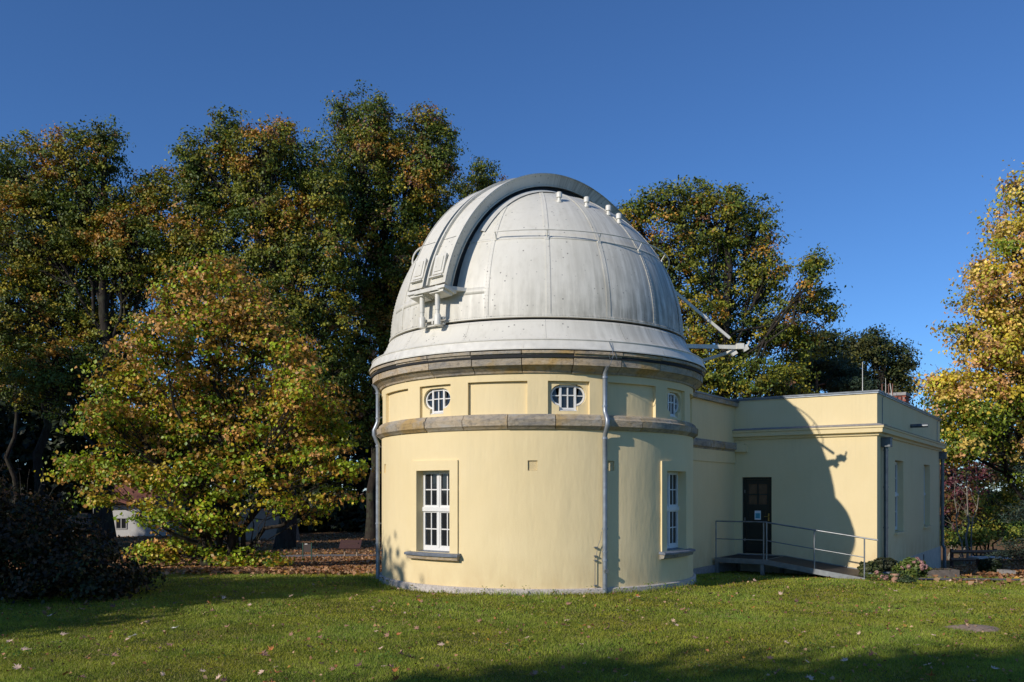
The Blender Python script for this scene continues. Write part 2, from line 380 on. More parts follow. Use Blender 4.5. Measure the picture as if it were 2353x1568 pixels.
# windows: flat joinery set in the openings
def joinery(parent, O, u, n, W, H, cols, rows, fw=.045, mw=.022, split=False, name='window', shape=None):
    u = Vector(u); n = Vector(n); zv = Vector((0, 0, 1)); m = MB()
    def bar(x0, x1, z0, z1, d=.03, off=0): m.box(O+u*((x0+x1)/2)+zv*((z0+z1)/2)+n*off, u*((x1-x0)/2), n*d, zv*((z1-z0)/2))
    panes = []
    if split:
        bar(-W/2, -W/2+fw, 0, H); bar(W/2-fw, W/2, 0, H); bar(-W/2+fw, W/2-fw, H-fw, H); bar(-W/2+fw, W/2-fw, 0, fw*1.3)
        tz = H*split; bar(-W/2-.01, W/2+.01, tz-.04, tz+.04, .045, .01); bar(-.028, .028, fw*1.3, tz-.04, .036, .003); bar(-.028, .028, tz+.04, H-fw, .036, .003)
        cells = [(-W/2+fw, -.028), (.028, W/2-fw)]; ver = [(fw*1.3, tz-.04), (tz+.04, H-fw)]
        for x0, x1 in cells:
            for z0, z1 in ver:
                c = .026; bar(x0, x0+c, z0, z1, .022, .004); bar(x1-c, x1, z0, z1, .022, .004); bar(x0+c, x1-c, z1-c, z1, .022, .004); bar(x0+c, x1-c, z0, z0+c*1.5, .022, .004)
                x0b, x1b, z0b, z1b = x0+c, x1-c, z0+c*1.5, z1-c; xm, zm = (x0b+x1b)/2, (z0b+z1b)/2
                bar(xm-mw/2, xm+mw/2, z0b, z1b, .014); bar(x0b, xm-mw/2, zm-mw/2, zm+mw/2, .0135); bar(xm+mw/2, x1b, zm-mw/2, zm+mw/2, .0135)
                panes += [(x0b, xm-mw/2, z0b, zm-mw/2), (xm+mw/2, x1b, z0b, zm-mw/2), (x0b, xm-mw/2, zm+mw/2, z1b), (xm+mw/2, x1b, zm+mw/2, z1b)]
    wo = m.build(name, M['white'], parent)
    for x0, x1, z0, z1 in panes:
        m = MB(); O2 = O-n*.004
        m.box(O2+u*((x0+x1)/2)+zv*((z0+z1)/2), u*((x1-x0)/2+.003), n*.003, zv*((z1-z0)/2+.003)); m.build('pane', M['glass'], wo)
    return wo
for i, a in enumerate(LOW):
    n = Vector((math.sin(a), -math.cos(a), 0)); u = Vector((math.cos(a), math.sin(a), 0))
    wo = joinery(B, cyl(a, RW-.20, .75), u, n, .86, 1.54, 4, 4, split=.515)
    wo['label'] = ['tall white casement window in the sunlit wall', 'tall white casement window in the shaded curve of the wall'][i]
    m = MB(); revolve(m, [(RW-.25, .70), (RW+.15, .665), (RW+.155, .70), (RW+.13, .715), (RW-.25, .755)], a-10.9*deg, a+11.1*deg, 10)
    s_ = m.build('window_sill', M['slate'], B)
    m = MB(); revolve(m, [(RW-.01, .57), (RW+.10, .60), (RW+.12, .664), (RW-.01, .69)], a-10.5*deg, a+10.7*deg, 10); m.build('sill_stone', M['stone'], B)
def strip_bar(m, p0, p1, wd, n, d):
    p0, p1 = Vector(p0), Vector(p1); t = (p1-p0); L = t.length; t.normalize(); s = n.cross(t)
    m.box((p0+p1)/2, t*(L/2), s*(wd/2), n*d)
for k, c, P in panels:
    if k != 'win': continue
    n = Vector((math.sin(c), -math.cos(c), 0)); u = Vector((math.cos(c), math.sin(c), 0)); O = cyl(c, RP-.085, 0); zv = Vector((0,0,1)); m = MB()
    hw, hh, cz = .325, .182, 3.648
    # curved side frames
    for sg in (1, -1):
        ring = []
        for t in np.linspace(-86, 86, 21):
            t = R_(t); ring.append((sg*(hw-hh+math.cos(t)*hh), cz+math.sin(t)*hh, sg*(hw-hh+math.cos(t)*(hh-.032)), cz+math.sin(t)*(hh-.032)))
        rows = [[O+u*x+zv*z+n*.02, O+u*x2+zv*z2+n*.02, O+u*x2+zv*z2-n*.02, O+u*x+zv*z-n*.02] for x, z, x2, z2 in ring]
        m.strip(rows, closed=True)
        m.box(O+u*(sg*.225)+zv*cz, u*.07, n*.012, zv*.009)
    for x in (-.138, .138): m.box(O+u*x+zv*3.61, u*.02, n*.028, zv*.235)
    m.box(O+zv*3.828, u*.118, n*.027, zv*.02); m.box(O+zv*3.408, u*.118, n*.027, zv*.018); m.box(O+zv*3.372-n*-.02, u*.165, n*.045, zv*.007)
    m.box(O+zv*3.61, u*.011, n*.02, zv*.186); m.box(O+zv*3.655, u*.118, n*.018, zv*.010)
    wo = m.build('oval_window', M['white'], B)
    for x0, x1, z0, z1 in ((-.12,-.011,3.42,3.647),(.011,.12,3.42,3.647),(-.12,-.011,3.664,3.82),(.011,.12,3.664,3.82)):
        m = MB(); m.box(O+u*((x0+x1)/2)+zv*((z0+z1)/2)-n*.01, u*((x1-x0)/2+.004), n*.002, zv*((z1-z0)/2+.004)); m.build('pane', M['glass'], wo)
    for sg in (1, -1):
        m = MB(); pts = [O+u*(sg*(hw-hh+math.cos(R_(t))*hh*.97))+zv*(cz+math.sin(R_(t))*hh*.97)-n*.012 for t in np.linspace(-88, 88, 14)]
        m.add(pts, [tuple(range(12))]); m.build('pane', M['glass'], wo)
# ceiling slab inside tower keeps the interior dark
m = MB(); m.strip([[cyl(t, r, 4.35) for t in np.linspace(0, 2*math.pi, 33)] for r in (.01, RW-.1)]); m.build('ceiling', M['dark'], B)

# --- annex
HP, ZB = 4.51, -1.7
def afn_front(al): return lambda u, v: A(al, u, v)
def afn_side(pe, sg=1): return lambda u, v: A(u, pe, v)
PA, AL0, AL1 = 5.46, 8.25, 19.45
door = rect(1.785, 2.65, .085, 2.29)
m = sheet(rect(1.4, PA, ZB, HP), [door], afn_front(AL0), .8, .8); reveal(m, door, afn_front(AL0), afn_front(AL0+.3), 9)
m.strip([[A(AL0, -PA, z), A(AL0, -1.4, z)] for z in (ZB, HP)]); m.build('annex_front_wall', M['plaster'], B)
sw = [rect(AL0+2.50, AL0+3.80, .68, 2.79), rect(AL0+7.55, AL0+8.85, .68, 2.79)]
m = sheet(rect(AL0, AL1, ZB, HP), sw, afn_side(PA), .8, .8)
for P in sw: reveal(m, P, afn_side(PA), afn_side(PA-.35), 9)
m.strip([[A(AL1, PA, z), A(AL1, -PA, z), A(AL0, -PA, z)] for z in (ZB, HP)]); m.build('annex_wall', M['plaster'], B)
for k, P in enumerate(sw):
    uc = (P[0][0]+P[1][0])/2
    wo = joinery(B, A(uc, PA-.2, .72), E1, E2, 1.28*SC, 2.04*SC, 4, 4, split=.52)
    m = MB(); m.box(A(uc, PA-.03, .655), E1*.72, E2*.11, (0, 0, .03)); m.build('window_sill', M['plaster'], B)
def ringsweep(m, prof, al0, al1, pe):
    rows = []
    for d, z in prof: rows.append([A(al0-d, -pe-d, z), A(al1+d, -pe-d, z), A(al1+d, pe+d, z), A(al0-d, pe+d, z)])
    m.strip(rows, closed=True)
m = MB(); ringsweep(m, [(-.01,3.36),(.05,3.375),(.07,3.43),(.16,3.455),(.17,3.56),(.20,3.58),(.20,3.63),(.03,3.69),(-.01,3.69)], AL0, AL1, PA); m.build('annex_cornice', M['plaster'], B)
m = MB(); ringsweep(m, [(-.01,3.685),(.0,3.692),(.04,3.695),(.215,3.64),(.215,3.628),(-.01,3.628)], AL0, AL1, PA); m.build('cornice_flashing', M['concrete'], B)
m = MB(); ringsweep(m, [(-.01,4.50),(.035,4.50),(.035,4.53),(.06,4.535),(.065,4.575),(-.28,4.60),(-.30,4.35)], AL0, AL1, PA); m.build('parapet_coping', M['zinc'], B)
m = MB(); m.strip([[A(AL0, -PA, 4.4), A(AL0, PA, 4.4)], [A(AL1, -PA, 4.4), A(AL1, PA, 4.4)]]); m.build('roof', M['zincd'], B)
m = MB(); ringsweep(m, [(-.01,-.17),(.03,-.18),(.03,-1.6),(-.01,-1.7)], AL0, AL1, PA); m.build('annex_plinth', M['plinthw'], B)
# corridor between tower and annex
m = MB()
for sg in (1, -1): m.strip([[A(2.6, sg*1.57, z), A(AL0, sg*1.57, z)] for z in (ZB, 4.4)])
m.strip([[A(2.6, -1.57, 4.4), A(2.6, 1.57, 4.4)], [A(AL0, -1.57, 4.4), A(AL0, 1.57, 4.4)]]); m.build('corridor_wall', M['plaster'], B)
def wallrun(m, prof, a_, b_, sg=1): m.strip([[A(a_, sg*(1.57+d), z), A(b_, sg*(1.57+d), z)] for d, z in prof])
nb = 5
for i in range(nb):
    p, q = 3.05+i*(AL0-3.05)/nb+.006, 3.05+(i+1)*(AL0-3.05)/nb-.006
    if i == nb-1: q = AL0+.02
    m = MB(); m.box(A((p+q)/2, 1.62, 4.395), E1*((q-p)/2*SC), E2*.06, (0,0,.055)); m.build('coping_stone', M['stone'], B)
    m = MB(); wallrun(m, [(-.01,3.0),(.03,3.02),(.05,3.06),(.10,3.09),(.10,3.21),(.06,3.28),(-.01,3.29),(-.01,3.0)], p, q)
    o = len(m.v)-16; m.f += [tuple(o+2*i_ for i_ in range(7)), tuple(o+2*i_+1 for i_ in range(7))]; m.build('string_course_stone', M['stone'], B)
m = MB(); m.box(A(5.6, 1.60, 4.475), E1*2.50, E2*.10, (0,0,.022)); m.build('corridor_coping', M['zincd'], B)
m = MB(); m.box(A(5.6, 1.578, 2.86), E1*2.48, E2*.022, (0,0,.155)); m.build('wall_band', M['plaster'], B)
m = MB(); m.box(A(5.6, 1.60, -.9), E1*2.46, E2*.05, (0,0,.72)); m.build('corridor_plinth', M['concrete'], B)
m = MB(); m.box(A(AL0-.05, 1.57+.19, 3.115), E2*.19, E1*.06, (0,0,.09)); m.box(A(AL0-.035, 1.57+.15, 3.23), E2*.15, E1*.045, (0,0,.03)); m.build('corner_bracket', M['plaster'], B)
# door
O = A(AL0+.13, 2.2175, .085); Wd, Hd = .865, 2.205; zv = Vector((0,0,1)); nn = -E1; m = MB()
def dbar(m, x0, x1, z0, z1, d, off=0): m.box(O+E2*((x0+x1)/2*SC)+zv*((z0+z1)/2*SC)+nn*off, E2*((x1-x0)/2*SC), nn*d, zv*((z1-z0)/2*SC))
dbar(m, -.4325, -.37, 0, Hd, .04); dbar(m, .37, .4325, 0, Hd, .04); dbar(m, -.37, .37, Hd-.06, Hd, .04)
fr = m.build('door_frame', M['door'], B); m = MB()
dbar(m, -.368, -.27, .02, Hd-.062, .022); dbar(m, .27, .368, .02, Hd-.062, .022); dbar(m, -.27, .27, .02, .30, .022); dbar(m, -.27, .27, 1.28, 1.42, .0215); dbar(m, -.27, .27, Hd-.20, Hd-.062, .022)
dbar(m, -.022, .022, 1.42, Hd-.20, .02); dbar(m, -.27, -.022, 1.69, 1.725, .019); dbar(m, .022, .27, 1.69, 1.725, .019)
dbar(m, -.27, .27, .30, 1.28, .010); dbar(m, -.22, .22, .36, 1.22, .018)
dl = m.build('door', M['door'], B)
gmat = simple('dim_door_glass', (.11,.065,.04), .15)
for x0, x1 in ((-.27,-.022), (.022,.27)):
    for z0, z1 in ((1.42,1.69),(1.725,Hd-.20)):
        m = MB(); dbar(m, x0, x1, z0, z1, .004); m.build('pane', gmat, dl)
m = MB(); dbar(m, .30, .335, .95, 1.17, .004, .027); t0 = O+E2*.30+zv*1.01; m.tube([t0+nn*.03, t0+nn*.075, t0+nn*.075-E2*.11], .010, 6); m.build('handle', M['brass'], dl)
m = MB(); dbar(m, -.09, .09, .98, 1.24, .002, .026); nt_ = m.build('notice', M['paper'], dl)
m = MB(); dbar(m, -.07, .07, 1.02, 1.17, .001, .030)
m.build('notice_print', M['print'], dl)
tm = simple('dark_print', (.03,.10,.16), .7); m = MB()
for i, wd in enumerate((.04,.055,.035,.05,.045)): dbar(m, -wd/1.2, wd/1.2, 1.035+i*.027, 1.043+i*.027, .0005, .0325)
m.build('notice_text_lines', tm, dl)
m = MB()
for z in (.35, .95, 1.75): dbar(m, -.385, -.362, z, z+.09, .03, .02)
m.build('hinges', M['galv'], dl)
m = MB(); m.box(A(AL0+.12, 2.2175, .05), E2*.5, E1*.20, (0,0,.032)); m.build('door_step', M['concrete'], B)
# downpipes
def pipe(pts, r, joints, name='downpipe', mat='zinc'):
    m = MB(); m.tube(pts, r, 14); o = smooth_angle(m.build(name, M[mat], B), 50)
    m = MB()
    for p in joints: p = Vector(p); m.tube([p-Vector((0,0,.016)), p+Vector((0,0,.016))], r+.010, 14)
    m.build('pipe_collar', M[mat], o); return o
for a, tb in ((R_(19.4), 1), (R_(-79.0), 0)):
    q0, q1 = RW+.085, RW+(.19 if tb else .165)
    pts = [cyl(a, q0, z) for z in (.02, 1, 2, 2.90)]+[cyl(a, q0+.03, 2.96), cyl(a, q1-.03, 3.03), cyl(a, q1, 3.09), cyl(a, q1, 3.19), cyl(a, q1-.03, 3.25), cyl(a, q0+.02, 3.32), cyl(a, q0, 3.38)]+[cyl(a, q0, z) for z in (3.6, 4.02)]+[cyl(a, q0+.03, 4.10), cyl(a, q0+.10, 4.19)]
    o = pipe(pts, .044, [cyl(a, q0, z) for z in (.62, .78, 1.20, 2.86, 3.45, 3.98)])
    m = MB()
    for z in (.62, 1.2, 2.84, 3.47, 3.96): m.box(cyl(a, RW+.03, z), Vector((math.cos(a), math.sin(a),0))*.012, Vector((math.sin(a),-math.cos(a),0))*.05, (0,0,.012))
    m.build('pipe_bracket', M['galv'], o)
    if tb:
        m = MB(); d = Vector((math.sin(a),-math.cos(a),0)); c = cyl(a, q0+.03, .43); m.tube([c, c+d*.045], [.042, .042], 12); m.build('inspection_cap', M['galv'], o)
        m = MB(); a2 = a-R_(2.9); a3 = a-R_(2.4)
        m.tube([cyl(a2, RW+.035, z) for z in (.05,.35,.72)], .007, 5); m.tube([cyl(a3, RW+.035, .72), cyl(a3+.005, RW+.04, .86), cyl(a-.02, RW+.05, 1.02), cyl(a-.015, RW+.05, 1.15)], .005, 5)
        for z in (.16, .62, .70, .86): m.box(cyl((a2+a3)/2, RW+.03, z), Vector((math.cos(a),math.sin(a),0))*.03, d*.02, (0,0,.012))
        m.build('earthing_rod', M['galv'], B)
m = MB(); a = R_(19.8)
m.tube([cyl(a, 3.60, 4.63), cyl(a+.004, 3.69, 4.47), cyl(a+.008, 3.72, 4.35), cyl(a-.004, 3.70, 4.2), cyl(a-.012, 3.56, 4.07)], .006, 5)
m.tube([cyl(a-.006, 3.73, 4.40), cyl(a-.02, 3.75, 4.34), cyl(a-.012, 3.74, 4.28), cyl(a+.002, 3.71, 4.31)], .005, 5)
m.tube([cyl(a+.01, 3.62, 4.62), cyl(a+.03, 3.70, 4.30)], .003, 4); m.build('lightning_wire', M['galv'], B)
for k, al in enumerate((AL0+.62, AL1-.12)):
    m = MB(); m.box(A(al, PA+.12, 3.21), E1*.14, E2*.11, (0,0,.115)); m.box(A(al, PA+.12, 3.33), E1*.155, E2*.125, (0,0,.012)); h = m.build('rainwater_head', M['zincd'], B)
    zb = zin(gz(*A(al, PA+.1, 0).xy)+.02)
    pts = [A(al, PA+.10, z) for z in (3.1, 1.5, .3)]+([A(al, PA+.10, zb)] if k == 0 else [A(al, PA+.10, -.1), A(al, PA+.17, -.25), A(al, PA+.17, zb)])
    pipe(pts, .055, [A(al, PA+.10, z) for z in (3.0, 2.0, .9)], mat='zincd')
m = MB(); m.tube([A(AL0+5.0, PA-.02, 3.93), A(AL0+5.0, PA+.5, 3.93)], .055, 12); m.build('drain_spout', M['zincd'], B)
for al in (AL0+.9, AL1-.5):
    m = MB(); m.tube([A(al-.3, PA+.07, 4.59), A(al-.25, PA+.09, 4.5), A(al-.25, PA+.012, 4.42), A(al-.25, PA+.012, 3.72), A(al-.2, PA+.23, 3.66), A(al-.2, PA+.02, 3.5)], .010, 5); m.build('lightning_wire', M['galv'], B)
def rod(px, ytop, Y, ybot, slant=0, r=.012, mat='white_metal', n='lightning_rod'):
    m = MB(); m.tube([at(px+slant, ybot, Y), at(px, ytop, Y)], [r, r*.6], 6); return m.build(n, M[mat], B)
rod(1982, 832, 24.5, 912); rod(2045, 881, 28, 925, 7, .014); rod(2035, 870, 28.5, 925, 0, .01); rod(2123, 920, 29.2, 962)
ch0 = thing('chimney', 'short red brick chimney with grey cap on the annex roof', 'chimney')
cc = at(2057, 1000, 29.5); cu, cv = Vector((.8267,-.5626,0)), Vector((.5626,.8267,0))
zt, zb = at(0, 912, 29.5).z, 4.3
m = MB(); m.box((cc.x, cc.y, (zt+zb)/2), cu*.36, cv*.36, (0,0,(zt-zb)/2)); m.build('mortar_core', M['concrete'], ch0)
m = MB(); nl = 12; bh = (zt-zb)/nl
for j in range(nl):
    for side in range(4):
        d = [(-cv, cu), (cu, cv), (cv, -cu), (-cu, -cv)][side]
        for i in range(-2, 2):
            x = (i+.5+(.25 if j % 2 else -.25))*.18; 
            if abs(x) > .34: continue
            m.box(Vector((cc.x, cc.y, zb+(j+.5)*bh))+d[0]*.365+d[1]*x, d[1]*.085, d[0]*.008, (0,0,bh*.43))
tag(m.build('brickwork', M['brick'], ch0), kind='stuff')
m = MB(); m.box((cc.x, cc.y, zt+.05), cu*.41, cv*.41, (0,0,.05)); m.build('cap', M['concrete'], ch0)
for px in (2027, 2042):
    m = MB(); a_, b_ = at(px, 925, 28.6), at(px, 883, 28.6); m.tube([a_, b_, b_+cu*.12, a_+cu*.12], .018, 5)
    tag(m.build('iron_bracket', M['rust']), 'rusty iron hoop on the annex roof, '+('left' if px < 2030 else 'right')+' one beside the chimney', 'bracket', 'iron hoops on the annex roof')
for px, py in ((2108, 1292), (2117, 1290)):
    s = 4.9 if px < 2110 else 7.3
    m = MB(); m.box(A(AL0+s, PA+.033, -.42), E1*.07, E2*.004, (0,0,.17)); m.build('basement_vent', M['dark'], B)
m = MB(); m.box(A(AL0+6.1, PA+.033, -.75), E1*.5, E2*.004, (0,0,.16)); m.build('basement_window', M['dark'], B)

# ------------------------------------------------------------------ dome
D = thing('observatory_dome', 'weathered white riveted metal telescope dome with closed slit cover', 'dome')
ZC, RD = 5.13, 3.2; DC = Vector((CX0, CY0, ZC))
def sph(a, f, r=RD): return DC+Vector((math.sin(a)*math.cos(f), -math.cos(a)*math.cos(f), math.sin(f)))*r
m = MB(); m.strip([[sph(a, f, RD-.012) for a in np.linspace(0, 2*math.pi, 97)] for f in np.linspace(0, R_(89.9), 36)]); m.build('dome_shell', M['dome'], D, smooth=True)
SA = R_(2.3); STEP = R_(21.1); seams = [SA+k*STEP for k in range(-8, 9)]
LAT = [0.012, R_(29.3), R_(58)]
for k, s0 in enumerate(seams):
    s1 = s0+STEP
    if k == len(seams)-1: s1 = seams[0]+2*math.pi
    for f0, f1 in zip(LAT[:2], (R_(29.1), R_(74))):
        m = MB(); na, nf = 8, 10; g_ = .0015
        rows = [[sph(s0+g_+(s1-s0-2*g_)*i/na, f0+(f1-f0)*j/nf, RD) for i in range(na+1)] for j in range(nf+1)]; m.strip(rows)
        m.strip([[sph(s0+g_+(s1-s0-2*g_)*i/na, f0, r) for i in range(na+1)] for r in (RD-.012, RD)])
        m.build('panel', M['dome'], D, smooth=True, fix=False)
riv = MB()
def rivet(p, n, r=.0085):
    n = n.normalized(); u = n.orthogonal().normalized(); v = n.cross(u); o = len(riv.v)
    riv.v += [tuple(p+(u*math.cos(t)+v*math.sin(t))*r) for t in (0, 1.2566, 2.513, 3.77, 5.027)]+[tuple(p+n*r*.75)]
    riv.f += [(o+i, o+(i+1) % 5, o+5) for i in range(5)]
for s0 in seams:
    m = MB(); wd = .042; rows = []
    for j in range(29):
        f = .01+(R_(76)-.01)*j/28; da = wd/(RD*max(.15, math.cos(f)))
        rows.append([sph(s0-da, f, RD+.001), sph(s0-da, f, RD+.008), sph(s0+da, f, RD+.008), sph(s0+da, f, RD+.001)])
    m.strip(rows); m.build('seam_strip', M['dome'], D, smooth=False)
    if -1.6 < s0 < 1.8:
        for j in range(58):
            f = .02+j*.022
            for sg in (-1, 1):
                da = .025/(RD*max(.15, math.cos(f))); p = sph(s0+sg*da, f, RD+.007); rivet(p, p-DC, .0115)
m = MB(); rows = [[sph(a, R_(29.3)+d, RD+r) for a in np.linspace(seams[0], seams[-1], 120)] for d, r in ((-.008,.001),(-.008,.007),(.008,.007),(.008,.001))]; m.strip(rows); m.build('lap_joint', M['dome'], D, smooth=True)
# strip low on the panel behind the slit foot
for f0 in (R_(9.5),):
    m = MB(); rows = [[sph(a, f0+d, RD+r) for a in np.linspace(R_(-70), SA-STEP, 20)] for d, r in ((-.02,.001),(-.02,.006),(.02,.006),(.02,.001))]; m.strip(rows); m.build('lap_joint', M['dome'], D, smooth=True)
# base rim, groove, skirt, flange
def ring(prof, name, mat, n=144, smooth=False, par=D):
    m = MB(); m.strip([[cyl(2*math.pi*i/n, r, z) for i in range(n)] for r, z in prof], closed=True); o = m.build(name, M[mat], par); return smooth_angle(o, 40) if smooth else o
ring([(3.19,5.165),(3.222,5.162),(3.228,5.125),(3.235,5.12),(3.235,5.105),(3.16,5.10)], 'base_rim', 'dome', smooth=True)
ring([(3.17,5.11),(3.17,5.03)], 'groove', 'dark')
SK = [(3.15,5.055),(3.235,5.055),(3.245,5.045),(3.29,4.95),(3.35,4.84),(3.43,4.73),(3.51,4.65),(3.575,4.605)]
for k in range(14):
    b0, b1 = R_(27)+k*2*math.pi/14, R_(27)+(k+1)*2*math.pi/14-.0012
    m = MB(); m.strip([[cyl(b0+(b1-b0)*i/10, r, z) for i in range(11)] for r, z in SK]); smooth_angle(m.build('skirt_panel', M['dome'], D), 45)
    for s in (-.03, .03):
        for q in range(7):
            t = q/6; r, z = 3.26+.27*t, 5.02-.36*t; z = np.interp(r, [p[0] for p in SK[1:]], [p[1] for p in SK[1:]]); p = cyl(b0+s*1.0/3.3, r+.003, float(z)+.002); rivet(p, Vector((math.sin(b0), -math.cos(b0), .8)))
ring([(3.50,4.615),(3.56,4.64),(3.60,4.645),(3.615,4.635),(3.612,4.620),(3.602,4.612),(3.658,4.468),(3.672,4.462),(3.672,4.440),(3.62,4.445)], 'flange', 'white_metal', smooth=True)
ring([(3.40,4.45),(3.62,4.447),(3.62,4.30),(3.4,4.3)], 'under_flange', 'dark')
for i in range(230):
    a = R_(-95)+i*R_(200)/230
    for r, z in ((3.232, 5.142), (3.262, 5.012)): rivet(cyl(a, r, z), Vector((math.sin(a), -math.cos(a), .2)), .0115)
# flange joint clips
m = MB()
for k in range(16):
    a = R_(17)+k*R_(22.5); m.strip([[cyl(a+s, 3.603, 4.60), cyl(a+s, 3.668, 4.462)] for s in (-.0015, .0015)])
m.build('flange_clip', M['dome'], D)
# slit cover
SLA = R_(-43); rh = Vector((math.sin(SLA), -math.cos(SLA), 0)); lh = Vector((math.cos(SLA), math.sin(SLA), 0)); kh = Vector((0,0,1))
def SP(phi, s, rho, dr=-.418, dz=-.12): return DC+rh*(dr+1.085*rho*math.cos(phi))+kh*(dz+rho*math.sin(phi))+lh*s
S0, S1 = R_(12), R_(152); RO = 3.672
def rib(sec, name, mat, p0=S0, p1=S1, n=60, par=D, smooth=True):
    m = MB(); rows = [[SP(p0+(p1-p0)*i/n, s, r) for s, r in sec] for i in range(n+1)]; m.strip(rows, closed=True)
    k = len(sec); o = len(m.v)-(n+1)*k; m.f.append(tuple(o+i for i in range(k))); m.f.append(tuple(o+n*k+i for i in range(k)))
    o = m.build(name, M[mat], par); return smooth_angle(o, 30) if smooth else o
cuts = [S0]+[R_(x) for x in (28, 47, 66, 88, 110, 130)]+[S1]
for (sA, sB, und) in ((-.245, .185, 0), (.345, .778, 1)):
    cv_ = thing_ = None
    for a_, b_ in zip(cuts[:-1], cuts[1:]):
        rib([(sA, RO-.02), (sA, RO), (sB, RO), (sB, RO-.02)], 'cover_panel', 'dome', a_+.002, b_-.002, 10)
# shared side walls: far side, inner lips, near side (undercut)
rib([(-.265,RO+.012),(-.25,RO+.012),(-.20,3.36),(-.22,3.36)], 'cover_side', 'dome')
rib([(.80,RO+.012),(.78,RO+.012),(.68,3.45),(.70,3.45)], 'cover_side', 'dome')
rib([(.645,3.0),(.645,3.44),(.675,3.44),(.675,3.0)], 'slit_gap_shade', 'dark')  # black rib added to stand in for the shadowed gap under the cover
rib([(.70,3.465),(.70,3.45),(.735,3.445),(.74,3.46)], 'side_flange', 'dome')
rib([(.735,RO+.02),(.735,RO+.005),(.815,RO+.005),(.815,RO+.02)], 'edge_strip', 'dome')
rib([(.17,RO-.09),(.17,RO+.035),(.20,RO+.035),(.20,RO-.09)], 'joint_lip', 'dome')
rib([(.315,RO-.09),(.315,RO+.05),(.355,RO+.05),(.355,RO-.09)], 'joint_lip', 'dome')
rib([(.18,RO-.11),(.34,RO-.11),(.34,RO-.09),(.18,RO-.09)], 'joint_channel', 'zincd')
for i in range(110):
    phi = S0+.02+i*.0215
    p = SP(phi, .292, RO+.0); rivet(SP(phi, .39, RO+.001), SP(phi, .345, 4)-SP(phi, .345, 3), .008)
    rivet(SP(phi, .70, RO+.001), SP(phi, .345, 4)-SP(phi, .345, 3), .007)
    for q in (.15, .85):
        if phi < R_(110): rivet(SP(phi, .80-.10*q, RO-.215*q), lh, .011)
# curb of the slit on the dome with bolts
m = MB(); rows = []
for i in range(50):
    f = R_(35)+R_(90)*i/49; rr = math.sqrt(RD**2-.80**2)
    base = DC+rh*math.cos(f)*rr+kh*math.sin(f)*rr+lh*.80; nrm = (base-DC).normalized()
    rows.append([base-nrm*.01, base+nrm*.05, base+nrm*.05+lh*.012, base+lh*.10-nrm*.005])
m.strip(rows); m.build('slit_curb', M['white_metal'], D)
for i in range(36):
    f = R_(58)+R_(66)*i/35; rr = math.sqrt(RD**2-.84**2); base = DC+rh*math.cos(f)*rr+kh*math.sin(f)*rr+lh*.84; rivet(base+(base-DC).normalized()*.03, lh+kh*.4, .016)
# foot of the cover: end blocks, raised box frames, cross plate, hinge rods
for s0, s1 in ((-.265, .225), (.30, .80)):
    m = MB(); P0, P1 = S0-.035, S0+.01
    c = SP(S0-.02, (s0+s1)/2, RO-.14); tn = (SP(S0+.05, 0, RO)-SP(S0, 0, RO)).normalized(); nn_ = lh.cross(tn).normalized()
    m.box(c, lh*((s1-s0)/2), nn_*.16, tn*.03); m.box(c-tn*.05, lh*((s1-s0)/2-.06), nn_*.12, tn*.03); m.build('end_block', M['white_metal'], D)
    w_ = (s1-s0)/2-.10; cc_ = SP(S0+.11, (s0+s1)/2, RO+.02); m = MB()
    m.box(cc_, lh*w_, nn_*.02, tn*.20)
    fo = m.build('cover_box', M['white_metal'], D)
    m = MB(); m.box(SP(S0+.11, (s0+s1)/2, RO+.045), lh*(w_-.05), nn_*.008, tn*.15); m.build('box_lid', M['dome'], fo)
    m = MB(); m.box(SP(S0+.04, (s0+s1)/2, RO+.03), lh*(w_+.02), nn_*.035, tn*.012); m.build('box_lip', M['white_metal'], fo)
def q3(q, s, z): return Vector((CX0, CY0, z))+rh*q+lh*s
m = MB(); zP = 5.70; pl = [q3(3.0, -.25, 0), q3(3.46, -.15, 0), q3(3.52, .0, 0), q3(3.52, .58, 0), q3(3.42, .76, 0), q3(3.0, .9, 0)]
m.add([p+kh*(zP-.035) for p in pl]+[p+kh*(zP+.035) for p in pl], [tuple(range(6)), tuple(range(6, 12))]+[(i, (i+1)%6, 6+(i+1)%6, 6+i) for i in range(6)]); m.build('cross_plate', M['white_metal'], D)
for s in (.06, .50):
    m = MB(); q = 3.40
    m.tube([q3(q, s, 5.84), q3(q, s, 5.80), q3(q, s, 5.80), q3(q, s, 5.32), q3(q, s, 5.32), q3(q, s, 5.22)], [.07, .07, .05, .05, .042, .042], 12); o = smooth_angle(m.build('hinge_rod', M['white_metal'], D), 40)
    m = MB(); m.tube([q3(q, s, 5.24), q3(q, s, 5.21), q3(q, s, 5.03)], [.05, .068, .068], 12); smooth_angle(m.build('rod_socket', M['white_metal'], o), 40)
m = MB(); m.box(q3(3.30, .28, 5.17), lh*.30, rh*.03, kh*.025); m.box(q3(3.30, .28, 5.06), lh*.30, rh*.03, kh*.012); m.box(q3(3.31, .28, 5.115), lh*.02, rh*.03, kh*.03); m.build('lower_bracket', M['white_metal'], D)
# handrail round the dome
za = R_(30.2); pts = [sph(a, za, RD+.15) for a in np.linspace(R_(-17.5), R_(96), 60)]
m = MB(); m.tube([sph(R_(-17.5), R_(29), RD+.0)]+pts, .014, 6); hr = smooth_angle(m.build('handrail', M['white_metal'], D), 60)
m = MB()
for s0 in seams:
    if R_(-12) < s0 < R_(100): m.tube([sph(s0, R_(28.8), RD), sph(s0, za, RD+.15)], .011, 5); m.box(sph(s0, R_(28.6), RD+.01), Vector((math.cos(s0), math.sin(s0),0))*.035, Vector((math.sin(s0),-math.cos(s0),0))*.012, kh*.02)
m.build('handrail_bracket', M['white_metal'], hr)
